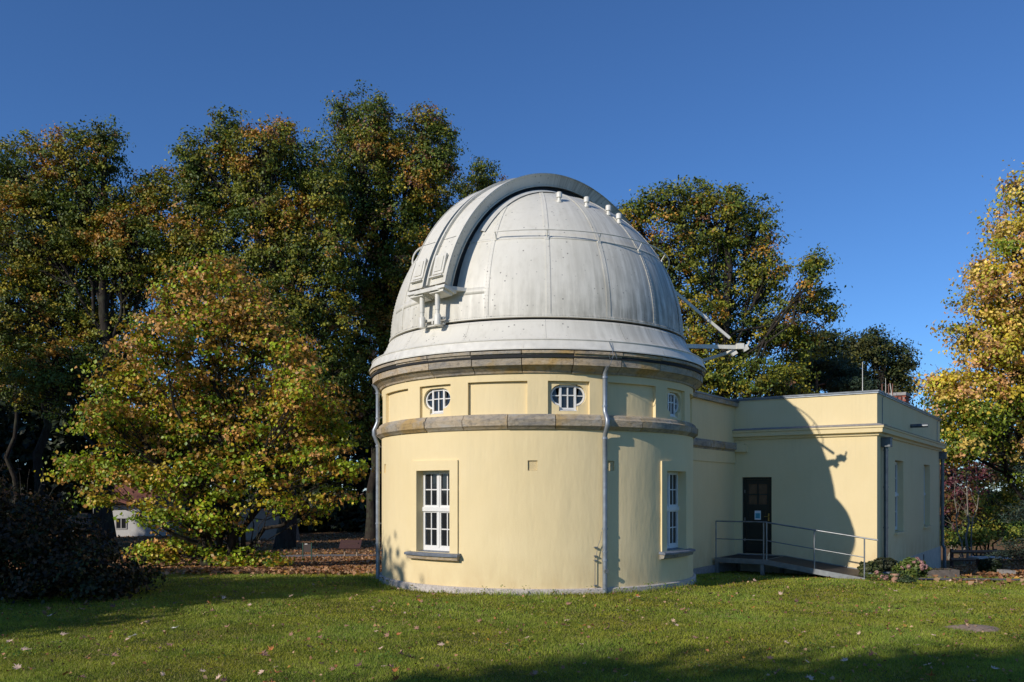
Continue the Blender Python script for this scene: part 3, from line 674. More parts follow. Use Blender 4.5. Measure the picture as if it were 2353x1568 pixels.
# hoop handle left of the slit
c = at(957, 600, 18.2); m = MB(); pts = [c+Vector((.17-.32*math.sin(t)*.8, .2*math.cos(t), .36*math.cos(t))) for t in np.linspace(.1, 2.6, 16)]
m.tube([pts[0]+Vector((.3,.1,.03))]+pts+[pts[-1]+Vector((.3,-.1,0))], .017, 6); m.tube([pts[8]+Vector((0,0,-.05)), pts[8]+Vector((.3,0,-.1))], .013, 5); m.build('hoop_handle', M['white_metal'], D)
# mushroom vents
for px, py, f in ((1285,463,0), (1348,474,0), (1398,493,0), (1422,512,0)):
    d = Vector(((px-CXI)/F, 1, -(py-HZ)/F)); o_ = Vector((0,0,1.9))-DC; aa = d.dot(d); bb = 2*o_.dot(d); ccq = o_.dot(o_)-RD*RD; dis = bb*bb-4*aa*ccq
    t = (-bb-math.sqrt(dis))/(2*aa) if dis > 0 else -bb/(2*aa)
    p = Vector((0,0,1.9))+d*t
    if dis <= 0: p = DC+(p-DC).normalized()*RD
    m = MB(); m.tube([p-kh*.05, p+kh*.07], .036, 10); m.tube([p+kh*.07, p+kh*.075, p+kh*.165, p+kh*.18], [.045, .058, .058, .048], 12)
    m.tube([p-kh*.03, p+kh*.004], .06, 10); smooth_angle(m.build('roof_vent', M['white_metal'], D), 40)
# outrigger frame on the right of the dome
tip = Vector((4.96, 18.62, 5.02)); m = MB()
def beam(m, p, q, w_=.045, h_=.055):
    p, q = Vector(p), Vector(q); t = (q-p); L = t.length; t.normalize(); s = t.cross(kh).normalized(); uu = s.cross(t)
    m.box((p+q)/2, t*(L/2), s*w_, uu*h_)
beam(m, (3.7, 18.45, 5.02), tip, .028, .042); o = m.build('outrigger_arm', M['white_metal'], D)
m = MB(); beam(m, (3.7, 19.7, 4.68), tip+Vector((-.1,.1,-.06)), .028, .032); m.build('outrigger_brace', M['white_metal'], D)
m = MB(); beam(m, (3.50, 18.5, 6.22), tip+Vector((-.22,0,.20)), .016, .03); beam(m, tip+Vector((-.22,0,.26)), tip+Vector((-.22,0,-.02)), .03, .045); m.build('outrigger_strut', M['white_metal'], D)
m = MB(); m.box(tip+Vector((.0,0,.02)), (.08,0,0), (0,.055,0), (0,0,.06)); m.tube([tip+Vector((.08,0,.02)), tip+Vector((.17,-.02,.05)), tip+Vector((.20,-.02,.13))], .022, 6); m.box(tip+Vector((.12,0,-.03)), (.05,0,.03), (0,.05,0), (-.02,0,.04)); m.box(tip+Vector((-.12,.02,-.13)), (.05,0,.03), (0,.05,0), (-.02,0,.03)); m.build('pulley_block', M['white_metal'], D)
tag(riv.build('rivets', M['dome'], D, fix=False), kind='stuff')

# ------------------------------------------------------------------ ramp with railing
def RPt(t, d, z): return A(6.45+d, 1.66+t, z)
ramp = thing('access_ramp', 'galvanised steel access ramp with tubular railing in front of the dark door', 'ramp')
ZPf, ZE, T1, T2, DW = .07, -.30, 1.36, 4.05, 1.78
m = MB(); m.box(RPt(T1/2, DW/2, ZPf-.02), E2*(T1/2*.94-.01), E1*(DW/2*.94-.03), (0,0,.012)); 
m.build('platform_grating', M['dark'], ramp)
m = MB(); sl = (RPt(T2, 0, ZE)-RPt(T1, 0, ZPf)); L = sl.length; sl.normalize(); upv = E1.cross(sl)*-1
m.box((RPt(T1, DW/2, ZPf-.02)+RPt(T2, DW/2, ZE-.02))/2, sl*(L/2), E1*(DW/2*.94-.03), upv*.010); m.build('ramp_grating', simple('steel_grating', (.06,.05,.045), .6, .3), ramp)
m = MB()
for d in (0, DW): m.box(RPt(T1/2, d, ZPf-.055), E2*(T1/2*.94), E1*.022, (0,0,.062)); m.box((RPt(T1, d, ZPf-.055)+RPt(T2, d, ZE-.055))/2, sl*(L/2), E1*.022, upv*.062)
for t in (0.0, T1-.04): m.box(RPt(t+.02, DW/2, ZPf-.06), E2*.02, E1*(DW/2*.94-.023), (0,0,.05))
m.build('side_beam', M['galv'], ramp)
m = MB()
for t, d in ((.05, 0), (T1-.06, 0), (.05, DW-.1), (T1-.06, DW-.1)): m.box(RPt(t, d+.05, -.30), E2*.045, E1*.045, (0,0,.25))
m.build('support_leg', M['galv'], ramp)
def pz(t): return ZPf if t <= T1 else ZPf+(ZE-ZPf)*(t-T1)/(T2-T1)
rl = MB(); hgt = 1.0
for a_, b_ in ((.03, T1-.02), (T1+.045, T2+.13)):
    rl.tube([RPt(a_, 0, pz(a_)+hgt), RPt(b_, 0, pz(min(b_, T2))+hgt-(b_-min(b_, T2))*.14)], .019, 8); rl.tube([RPt(a_, 0, pz(a_)+hgt*.52), RPt(min(b_, 3.86), 0, pz(min(b_, 3.86))+hgt*.52)], .013, 8)
rl.tube([RPt(T1-.02, 0, ZPf+hgt), RPt(T1+.045, 0, ZPf+hgt)], .019, 8)
smooth_angle(rl.build('handrail', M['galv'], ramp), 50)
for t in (.03, T1-.02, T1+.06, 2.65, 3.86):
    m = MB(); m.tube([RPt(t, -.005, pz(t)-.1), RPt(t, 0, pz(t)+hgt)], .018, 8); smooth_angle(m.build('railing_post', M['galv'], ramp), 50)

# ------------------------------------------------------------------ foliage machinery
def mesh_fast(name, V, faces_n, col, mat, parent=None):
    """V: (N*k,3) vertices, faces_n: (index array (F,nv))"""
    me = bpy.data.meshes.new(name); nf, k = faces_n.shape
    me.vertices.add(len(V)); me.vertices.foreach_set('co', V.astype(np.float32).ravel())
    me.loops.add(nf*k); me.loops.foreach_set('vertex_index', faces_n.astype(np.int32).ravel())
    me.polygons.add(nf); me.polygons.foreach_set('loop_start', np.arange(0, nf*k, k, dtype=np.int32))
    me.update(calc_edges=True)
    a = me.attributes.new('col', 'FLOAT_COLOR', 'POINT'); c4 = np.ones((len(V), 4), np.float32); c4[:, :3] = col; a.data.foreach_set('color', c4.ravel())
    me.materials.append(mat); return link(name, me, parent)
def unit(v): return v/np.maximum(1e-9, np.linalg.norm(v, axis=-1, keepdims=True))
def leaves(name, P, N, size, col, mat, parent=None, asp=.62, fold=.25, jitter=.35, nj=.55):
    """folded diamond leaf at each point: 4 vertices, 2 triangles"""
    n = len(P); d = unit(rng.normal(size=(n, 3))+np.array([0, 0, -.25])); nn = unit(N+rng.normal(size=(n, 3))*nj)
    d = unit(d-nn*(d*nn).sum(1, keepdims=True)); s = np.cross(nn, d); L = (size*(1+jitter*rng.uniform(-1, 1, n)))[:, None]
    W = L*asp*.5*rng.uniform(.8, 1.2, (n, 1)); V = np.empty((n, 4, 3))
    V[:, 0] = P-d*L*.5; V[:, 1] = P+s*W+nn*W*fold-d*L*.05; V[:, 2] = P+d*L*.5; V[:, 3] = P-s*W+nn*W*fold-d*L*.05
    i = np.arange(n)[:, None]*4; f = np.concatenate([i+np.array([[0, 1, 2]]), i+np.array([[0, 2, 3]])])
    return mesh_fast(name, V.reshape(-1, 3), f, np.repeat(col, 4, 0), mat, parent)
def pal(n, cols, wts, jit=.18, clump=None):
    cols = np.array(cols); k = rng.choice(len(cols), n, p=np.array(wts)/sum(wts)); return cols[k]*(1+jit*rng.normal(size=(n, 1))).clip(.4, 1.8)
def limb(m, p, q, r0, r1, wig=.12, n=5, sag=0):
    p, q = Vector(p), Vector(q); L = (q-p).length; pts = []
    for i in range(n+1):
        t = i/n; v = p.lerp(q, t)
        if 0 < i < n: v = v+Vector([random.gauss(0, wig*L*.35) for _ in range(3)])*math.sin(math.pi*t)
        v.z += sag*math.sin(math.pi*t)*L; pts.append(v)
    m.tube(pts, [r0+(r1-r0)*i/n for i in range(n+1)], 7 if r0 > .08 else 5, cap=False); return pts
def tree(name, label, cat, base, lobes, trunk_r, cols, wts, density=15., csize=.47, per=46, leaf=.155, mat='oakleaf', bark='bark', fork=.35, group=None,
         shell=.45, twigs=True, multi=0, asp=.62, patch=None, flat=.6, bare=0, rough=.17, keep=.93):
    T = thing(name, label, cat, group); m = MB(); base = Vector(base)
    cs = [Vector(l[0]) for l in lobes]; cen = sum(cs, Vector())/len(cs); top = max(cs, key=lambda v: v.z)
    stems = []
    if multi:
        for i in range(multi):
            l = random.choice(cs); b0 = base+Vector((random.gauss(0,.25), random.gauss(0,.25), -.1)); stems.append(limb(m, b0, b0.lerp(l, .8)+Vector((0,0,.3)), trunk_r, trunk_r*.3, .10, 7))
    else:
        tt = Vector((base.x*.4+cen.x*.6, base.y*.4+cen.y*.6, top.z-.3)); L = tt.z-base.z; pts = []
        for i in range(11):
            t = i/10; v = base.lerp(tt, t)
            if 0 < i: v += Vector((random.gauss(0, .012*L), random.gauss(0, .012*L), 0))
            pts.append(v)
        pts[0] = base-Vector((0,0,.3)); m.tube(pts, [trunk_r*(1.45 if i == 0 else (1.0-.085*i)) for i in range(11)], 12, cap=False); stems = [pts]
    P, Nn, Cc = [], [], []; cols = np.array(cols)
    for (c, (rx, ry, rz), *ex) in lobes:
        c = np.array(c, float); rad = np.array([rx, ry, rz]); dn = ex[0] if ex else 1.
        k = max(3, int(density*dn*(rx*ry*rz)**.667*3.2)); 
        st = random.choice(stems); cand = [p for p in st if p.z < c[2]-.1] or [st[0]]
        anch = cand[max(0, int(len(cand)*random.uniform(.55, 1))-1)]
        lp = limb(m, anch, c, trunk_r*.22, trunk_r*.07, .10, 6, .03)
        u = unit(rng.normal(size=(k, 3))); r = (shell+(1-shell)*rng.random(k)**.6)[:, None]*(1+rough*rng.normal(size=(k, 1))).clip(.3, 1.45)
        cc = c+u*r*rad
        if twigs:
            for j in range(0, k, 2 if k < 120 else 3):
                limb(m, lp[random.choice((3, 4, 5, 6))], cc[j], trunk_r*.09+.006, .008, .12, 3)
        if bare:
            for j in range(int(k*bare)):
                q = c+u[j]*rad*1.28; limb(m, cc[j], q+np.array([0, 0, .2]), .012, .004, .10, 3)
        npc = rng.poisson(per, k); tot = int(npc.sum()); idx = np.repeat(np.arange(k), npc)
        sz = (csize*(.6+.8*rng.random(k)))[idx][:, None]
        off = rng.normal(size=(tot, 3))*.5; off[:, 2] *= flat; ol = np.linalg.norm(off, axis=1, keepdims=True)
        pts = cc[idx]+off*sz; P.append(pts); Nn.append(unit(u[idx]*.8+off*.9+np.array([0, 0, .45])))
        kc = rng.choice(len(cols), k, p=np.array(wts)/sum(wts))
        if patch is None:
            f1 = np.sin(cc[:, 0]*.9+1.7*np.sin(cc[:, 2]*.7+base.x))+np.sin(cc[:, 2]*1.3+1.5*np.sin(cc[:, 0]*.8+cc[:, 1]))+.7*rng.normal(size=k)
            kk = np.array([0 if f < -.2 else 1 if f < .75 else 2 if f < 1.45 else 3 for f in f1]); kc = np.where(rng.random(k) < .6, np.minimum(kk, len(cols)-1), kc)
        if patch is not None: kc = np.array([patch(p, i) for p, i in zip(cc, kc)])
        pick = np.where(rng.random(tot) < keep, kc[idx], rng.choice(len(cols), tot, p=np.array(wts)/sum(wts)))
        Cc.append(cols[pick]*(1+.15*rng.normal(size=(tot, 1))).clip(.4, 1.9)*(1+.2*rng.normal(size=k))[idx][:, None].clip(.6, 1.5))
    m.build('trunk', M[bark], T, smooth=True, fix=False)
    leaves('crown', np.concatenate(P), np.concatenate(Nn), leaf, np.concatenate(Cc), M[mat], T, asp=asp); return T
def LB(L, Y, dz=.75, jit=1.2):
    out = []
    for px, py, rx, ry, *ex in L:
        y = Y+random.uniform(-jit, jit); k = y/F; out.append((tuple(at(px, py, y)), (rx*k, max(1., (rx+ry)/2*k*dz), ry*k), *ex))
    return out
def foot(px, Y, py=None): x = (px-CXI)/F*Y; return (x, Y, gz(x, Y)-.05)
OG = [(.090,.125,.014), (.190,.200,.018), (.31,.25,.02), (.40,.20,.03), (.25,.12,.055)]
oak1 = tree('oak_tree', 'leafy green oak at the far left with yellow-orange flecks, standing behind the white house corner', 'tree', foot(241, 46), LB([(-40,470,110,140),(60,405,80,90),(170,375,85,80),(245,350,38,65),(100,540,130,110),(220,510,110,100),(330,470,50,85,.7),(375,440,50,50,.8),(300,560,90,90),(390,560,60,90,.7),(420,700,60,100,.7),(30,700,130,120),(190,690,140,110),(330,640,60,90,.45),(120,850,150,90),(280,800,90,90,.6)], 47),
     .50, OG, [6,6,3,.9,.2], group='tall oaks behind the tower')
oak2 = tree('oak_tree', 'tall green oak with orange patches rising behind the copper bush', 'tree', foot(652, 44.5), LB([(520,310,38,60),(455,370,50,65),(600,350,70,65),(650,330,40,55),(520,430,110,90),(450,500,60,100),(620,480,100,100),(705,400,60,85),(750,440,50,70),(430,620,60,90),(770,560,50,90,.8),(540,600,150,90),(690,570,80,110),(600,720,150,90),(740,700,80,90),(720,850,110,80)], 45.5),
     .42, OG, [6,6,2.5,.8,.4], group='tall oaks behind the tower')
oak3 = tree('oak_tree', 'tallest oak with russet patches directly left of the dome', 'tree', foot(672, 50)[:0] or foot(905, 52), LB([(795,280,40,60),(862,262,35,52),(880,330,60,60),(975,300,62,50),(1015,350,40,70),(830,380,80,90),(960,400,85,90),(800,480,60,90),(890,520,100,90),(990,490,60,80),(960,620,80,90,.8),(850,650,90,100),(800,780,90,90),(920,780,80,100),(760,900,80,90),(850,930,70,100)], 50),
     .45, OG, [6,4,1.5,.7,3.2], group='tall oaks behind the tower')
oak4 = tree('oak_tree', 'small oak top just peeping over the left shoulder of the dome', 'tree', foot(1120, 55), LB([(1110,405,32,40),(1075,450,50,50),(1130,470,60,60),(1100,600,90,90)], 56), .35, OG, [7,4,1,.3,.5], per=36)
oak5 = tree('oak_tree', 'broad green oak behind the annex roof to the right of the dome', 'tree', foot(1640, 45), LB([(1450,500,42,42),(1530,470,60,45),(1600,455,42,38),(1640,520,90,80),(1690,470,32,48),(1740,520,36,60),(1540,600,80,90),(1680,640,90,80,.8),(1760,630,50,80),(1590,740,90,80),(1700,770,100,80,.85),(1800,740,60,70,.8),(1872,605,30,32),(1862,650,18,40,.6),(1890,700,45,45,.8),(1840,790,60,50,.8),(1600,860,90,60),(1720,870,90,50),(1800,880,60,50)], 45.5),
     .38, OG, [6,6,2.5,.9,.4], group='tall oaks behind the tower')
DG = [(.030,.050,.014), (.05,.065,.018), (.10,.10,.02)]
tree('oak_tree', 'dark green rounded tree beyond the annex roof beside the thin lightning rod', 'tree', foot(2030, 62), LB([(1965,800,28,38),(2010,800,36,40),(2055,830,42,50),(2040,890,60,50),(1960,880,40,60)], 62), .3, DG, [5,4,1.5], leaf=.2, csize=.6)
tree('oak_tree', 'dark leafy tree between the big right-hand oak and the pine', 'tree', foot(1910, 58), LB([(1890,790,40,35),(1850,840,50,50),(1920,850,35,60)], 58), .3, DG, [5,4,1.5], leaf=.2, csize=.6)
def pine(name, label, px, Y, L, trunk_px, cols=None):
    T = thing(name, label, 'tree'); m = MB(); b = Vector(foot(trunk_px, Y)); lo = LB(L, Y); tp = Vector(max((l[0] for l in lo), key=lambda v: v[2]))
    limb(m, b, tp, .25, .06, .02, 8); P = []; NN = []
    for c, r, *ex in lo:
        c = np.array(c); mid = b.lerp(tp, max(.3, min(.95, (c[2]-b.z-.8)/(tp.z-b.z)))); limb(m, mid, c, .06, .03, .12, 4)
        k = int(26*ex[0] if ex else 26)
        u = unit(rng.normal(size=(k, 3))); cc = c+u*np.array(r)*rng.random((k, 1))**.4
        for j in range(0, k, 2): limb(m, c, cc[j], .02, .006, .1, 2)
        idx = np.repeat(np.arange(k), 130); off = rng.normal(size=(len(idx), 3))*np.array([.30, .30, .10]); P.append(cc[idx]+off); NN.append(unit(rng.normal(size=(len(idx), 3))+np.array([0,0,.6])))
    P = np.concatenate(P); NN = np.concatenate(NN)
    m.build('trunk', M['pbark'], T, smooth=True, fix=False); leaves('crown', P, NN, .22, pal(len(P), cols or [(.028,.055,.030), (.05,.08,.04)], [1, 1]), M['needle'], T, asp=.22); return T
pine('pine_tree', 'dark pine with reddish branches behind the annex parapet', 1880, 50, [(1850,870,40,18),(1900,880,55,16),(1940,860,40,15),(1880,840,45,16),(1830,900,50,16),(1960,890,40,16)], 1845)
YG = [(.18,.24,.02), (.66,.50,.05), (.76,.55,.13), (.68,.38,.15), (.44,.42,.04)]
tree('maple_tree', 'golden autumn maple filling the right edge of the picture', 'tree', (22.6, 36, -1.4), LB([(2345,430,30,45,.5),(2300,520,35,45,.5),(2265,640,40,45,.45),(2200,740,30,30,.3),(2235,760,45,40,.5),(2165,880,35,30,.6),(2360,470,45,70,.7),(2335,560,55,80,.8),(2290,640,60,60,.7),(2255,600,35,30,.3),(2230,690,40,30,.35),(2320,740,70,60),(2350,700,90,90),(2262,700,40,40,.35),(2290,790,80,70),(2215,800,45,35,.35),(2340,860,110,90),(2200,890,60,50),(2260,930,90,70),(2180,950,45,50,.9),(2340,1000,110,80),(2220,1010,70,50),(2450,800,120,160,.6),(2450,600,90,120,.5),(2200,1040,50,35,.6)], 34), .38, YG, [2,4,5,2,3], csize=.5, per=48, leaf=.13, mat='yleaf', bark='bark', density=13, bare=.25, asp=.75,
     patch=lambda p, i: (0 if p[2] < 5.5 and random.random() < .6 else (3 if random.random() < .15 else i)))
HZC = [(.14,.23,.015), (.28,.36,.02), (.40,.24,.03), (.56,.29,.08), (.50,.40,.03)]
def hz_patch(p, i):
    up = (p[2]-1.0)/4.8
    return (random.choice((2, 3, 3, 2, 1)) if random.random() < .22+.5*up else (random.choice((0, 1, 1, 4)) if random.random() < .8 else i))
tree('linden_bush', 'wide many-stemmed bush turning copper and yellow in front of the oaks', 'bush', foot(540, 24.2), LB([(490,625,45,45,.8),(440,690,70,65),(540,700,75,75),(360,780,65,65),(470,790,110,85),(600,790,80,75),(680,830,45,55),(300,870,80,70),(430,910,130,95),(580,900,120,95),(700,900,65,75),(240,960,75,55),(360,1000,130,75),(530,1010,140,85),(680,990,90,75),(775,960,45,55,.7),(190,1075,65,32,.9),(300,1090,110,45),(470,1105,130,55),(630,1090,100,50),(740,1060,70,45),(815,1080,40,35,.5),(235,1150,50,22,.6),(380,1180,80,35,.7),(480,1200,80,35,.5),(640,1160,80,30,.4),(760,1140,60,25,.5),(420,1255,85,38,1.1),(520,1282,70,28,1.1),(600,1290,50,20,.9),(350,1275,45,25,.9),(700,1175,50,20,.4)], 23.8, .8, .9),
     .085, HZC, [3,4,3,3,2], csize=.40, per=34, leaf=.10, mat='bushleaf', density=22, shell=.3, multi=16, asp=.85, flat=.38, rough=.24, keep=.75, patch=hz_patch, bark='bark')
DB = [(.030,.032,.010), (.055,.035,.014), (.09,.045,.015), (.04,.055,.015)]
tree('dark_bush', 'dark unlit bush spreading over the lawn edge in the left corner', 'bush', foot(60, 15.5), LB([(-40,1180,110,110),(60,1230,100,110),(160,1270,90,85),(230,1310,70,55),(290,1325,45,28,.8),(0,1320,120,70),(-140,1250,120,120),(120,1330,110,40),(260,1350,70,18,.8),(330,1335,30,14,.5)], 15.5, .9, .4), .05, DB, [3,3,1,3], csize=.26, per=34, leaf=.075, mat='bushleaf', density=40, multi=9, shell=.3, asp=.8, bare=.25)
tree('magenta_shrub', 'dusky purple-leaved shrub past the far end of the annex', 'shrub', foot(2205, 41), LB([(2190,1100,50,60),(2240,1150,50,50),(2195,1180,45,40),(2280,1080,40,40,.7)], 41), .06, [(.12,.035,.045),(.18,.09,.03),(.09,.11,.03)], [4,2,3], multi=5, density=12, leaf=.14, csize=.4, bark='lbark')
tree('green_hedge_shrub', 'loose green and yellow shrub behind the log fence', 'shrub', foot(2260, 38), LB([(2190,1235,40,25),(2250,1230,50,25),(2310,1220,50,30),(2290,1130,50,50,.7),(2340,1100,50,60,.7)], 38), .05, [(.10,.16,.025),(.22,.24,.03),(.42,.34,.04)], [4,3,1.5], multi=6, density=12, leaf=.13, csize=.38)
# slim bare birch
bt = thing('young_birch', 'slender bare pale birch stems right of the annex', 'tree'); m = MB(); b = Vector(foot(2222, 36))
for (dx, tpx, tpy, r) in ((0, 2220, 1040, .06), (.15, 2248, 1080, .04), (-.1, 2190, 1090, .035)):
    pts = limb(m, b+Vector((dx,0,0)), at(tpx, tpy, 36), r, .012, .05, 8)
    for k in range(9):
        p = random.choice(pts[2:]); limb(m, p, p+Vector((random.uniform(-.8,.8), random.uniform(-.5,.5), random.uniform(.5,1.2))), .013, .003, .1, 4)
m.build('trunk', M['lbark'], bt, smooth=True, fix=False)
# conifer at the right edge
T = thing('spruce_tree', 'dark low spruce with drooping branches at the right edge', 'tree'); m = MB(); b = Vector(foot(2428, 25)); P = []; tp = b+Vector((0,0,5.2)); m.tube([b, tp], [.14, .03], 8, cap=False)
for k in range(110):
    h = random.uniform(.12, .98); rr = 1.75*(1-h)**.7+.15; an = random.uniform(0, 6.283); p0 = b.lerp(tp, h); p1 = p0+Vector((math.cos(an)*rr, math.sin(an)*rr, -rr*.22)); limb(m, p0, p1, .02, .005, .03, 3)
    n_ = int(120*rr)+30; t = rng.random(n_)[:, None]; wv = .10+.22*t*(1-t)*2
    P.append(np.array(p0)*(1-t)+np.array(p1)*t+rng.normal(size=(n_, 3))*np.array([.14, .14, .045]))
P = np.concatenate(P); m.build('trunk', M['bark'], T, smooth=True, fix=False); leaves('crown', P, np.tile([0,0,1.], (len(P), 1)), .12, pal(len(P), [(.025,.045,.03), (.04,.065,.045), (.10,.11,.07)], [5,4,.6]), M['needle'], T, asp=.28)
# shade-giving trees standing left of and behind the photographer
def shade_tree(x, y, h, r, lab, n=8, leafs=.26, per=34, dens=8, crown0=.35):
    L = []; b = gz(x, y)
    for i in range(n):
        an = random.uniform(0, 6.283); t = random.uniform(0, 1); rr = r*(1-.5*t)*random.uniform(.25, .62)
        L.append(((x+math.cos(an)*rr, y+math.sin(an)*rr, b+h*(crown0+(1-crown0-.12)*t)), (r*.5, r*.5, h*.14)))
    L.append(((x, y, b+h*.88), (r*.42, r*.42, h*.12))); L.append(((x, y, b+h*.55), (r*.7, r*.7, h*.2)))
    tree('oak_tree', lab, 'tree', (x, y, b-.1), L, .25, OG, [6,4,1,.5,.3], density=dens, csize=.7, per=per, leaf=leafs)
def along(al, pe): return (al*.725+pe*.688, al*.688-pe*.725)
def st(al, pe, h, r, lab, **k): x, y = along(al, pe); shade_tree(x, y, h, r, lab, **k)
st(-6.9, -15.6, 8.8, 3.1, 'small oak outside the frame left of the lawn', crown0=.25, dens=14)
st(-10.5, -20.6, 9.5, 3.2, 'second small oak outside the frame left of the lawn', crown0=.2, dens=14)
st(-13.7, -2.6, 12.1, 3.8, 'oak standing behind the photographer', dens=15)
st(-15.6, -5.65, 11.2, 1.8, 'slim oak standing behind the photographer', dens=16)
for i, pe in enumerate((-42, -49, -56, -68, -75)):
    st(-9+random.uniform(-3, 3), pe, 20, 5.2, ['wide oak far left outside the frame', 'tall oak far left outside the frame', 'oak on the left boundary outside the frame', 'oak by the left boundary path', 'last oak along the left boundary'][i], crown0=.15, leafs=.5, dens=6, per=15)
# understory and distant wood
def wood(name, spans, lf, cols, wts, n_each, seed=1):
    P = []; 
    for (px, py, rx, ry, Y) in spans:
        c = np.array(at(px, py, Y)); k = Y/F; n = int(n_each*rx*ry/9000); q = unit(rng.normal(size=(n, 3)))*(rng.random((n, 1))**.35)
        q *= (1+.25*np.sin(q[:, :1]*9+px)+.2*np.sin(q[:, 2:]*11+px*.3)); P.append(c+q*np.array([rx*k, 2.5, ry*k]))
    P = np.concatenate(P); o = leaves(name, P, np.tile([0, -.4, .6], (len(P), 1)), lf, pal(len(P), cols, wts, .25), M['oakleaf']); return tag(o, kind='stuff')
sp_l = [(x, 1040+20*math.sin(x), 75, 215 if x < 300 else 180, 66+4*math.sin(x*.7)) for x in range(-250, 1150, 80)]+[(x, 1190, 80, 62, 63+3*math.sin(x)) for x in range(-250, 1150, 70)]
o = wood('woodland', sp_l, .58, [(.018,.03,.012), (.03,.045,.014), (.05,.05,.015)], [4,4,1], 1900); tag(o, 'dark continuous wood behind the oaks on the left', 'woodland')
sp_r = [(x, 1040+20*math.sin(x), 85, 150, 70+3*math.sin(x)) for x in range(1450, 3500, 100)]+[(x, 1185, 90, 60, 64+3*math.sin(x)) for x in range(1450, 3500, 80)]
o = wood('woodland', sp_r, .36, [(.02,.035,.014), (.04,.055,.016), (.09,.08,.02)], [4,4,1], 2000); tag(o, 'dark continuous wood behind the annex and maple on the right', 'woodland')
# trunks in the wood
for i, (px, Y, r, hgt_, lab, bk) in enumerate(((672, 52, .36, 12, 'straight pale trunk beside the foremost oak trunk', 'lbark'), (90, 50, .33, 16, 'dim trunk at the left edge above the dark bush', 'bark'), (30, 56, .22, 12, 'thin dim trunk nearest the left border', 'bark'), (855, 54, .35, 14, 'dark trunk beside the tower downpipe', 'bark'))):
    x, y, z = foot(px, Y)
    L = [((x+random.uniform(-1,1), y+random.uniform(-1,1), z+hgt_+k), (1.8, 1.8, 1.5)) for k in (0, 1.5)]
    tree('oak_tree', lab, 'tree', (x, y, z), L, r, OG, [6,4,1,.5,.3], bark=bk, density=8)

# ------------------------------------------------------------------ things behind, left
hs = thing('white_house', 'low white house with red tile roof seen through the bush at left', 'house')
def hbox(name, mat, px0, px1, z0, z1, Y, dep, par):
    m = MB(); x0, x1 = (px0-CXI)/F*Y, (px1-CXI)/F*Y; m.bbox(x0, x1, Y, Y+dep, z0, z1); return m.build(name, M[mat], par)
YH = 57; wl = hbox('wall', 'housew', 214, 400, -1.6, 1.05, YH, 6, hs)
m = MB(); x0, x1 = (205-CXI)/F*YH, (410-CXI)/F*YH; m.add([(x0,YH-.5,1.0),(x1,YH-.5,1.0),(x1,YH+3,2.9),(x0,YH+3,2.9),(x0,YH+6.5,1.0),(x1,YH+6.5,1.0)], [(0,1,2,3),(3,2,5,4),(0,3,4),(1,5,2)]); m.build('roof', M['tile'], hs)
for (a_, b_, c_, d_) in ((311,327,1182,1196),(268,290,1192,1214),(345,360,1186,1204)):
    zt_, zb_ = 1.9-(c_-HZ)/F*YH, 1.9-(d_-HZ)/F*YH; x0, x1 = (a_-CXI)/F*YH, (b_-CXI)/F*YH
    m = MB()
    for q in ((x0-.06,x0,zb_-.06,zt_+.06),(x1,x1+.06,zb_-.06,zt_+.06),(x0,x1,zt_,zt_+.06),(x0,x1,zb_-.06,zb_),((x0+x1)/2-.03,(x0+x1)/2+.03,zb_,zt_)): m.bbox(q[0],q[1],YH-.05,YH-.002,q[2],q[3])
    wf = m.build('window', M['graywall'], hs); m = MB(); m.bbox(x0,x1,YH-.02,YH-.003,zb_,zt_); m.build('pane', M['glass'], wf)
m = MB(); m.tube([((222-CXI)/F*YH, YH-.1, z) for z in (-1.4, 1.0)], .06, 8); m.build('downpipe', M['zinc'], hs)
sh = thing('tan_shed', 'tan plastered outbuilding behind the parked car', 'shed')
hbox('wall', 'tan', 60, 200, -1.6, 1.2, 66, 5, sh)
m = MB(); x0, x1 = (50-CXI)/F*66, (206-CXI)/F*66; m.add([(x0,65.5,1.15),(x1,65.5,1.15),(x1,68.5,2.6),(x0,68.5,2.6),(x0,71.5,1.15),(x1,71.5,1.15)], [(0,1,2,3),(3,2,5,4),(0,3,4),(1,5,2)]); m.build('roof', M['tile'], sh)
x0 = (183-CXI)/F*66; m = MB(); m.bbox(x0, x0+.5, 65.93, 65.99, -1.3, .6); m.build('door', M['wood'], sh)
ws = thing('long_grey_wall', 'plain grey-tan garden wall glimpsed between the bush stems and the oak trunk', 'wall'); hbox('wall', 'tan', 540, 648, -1.6, .7, 53, .3, ws); m = MB(); x0, x1 = (538-CXI)/F*53, (650-CXI)/F*53; m.bbox(x0, x1, 52.93, 53.37, .7, .78); m.build('coping', M['concrete'], ws)
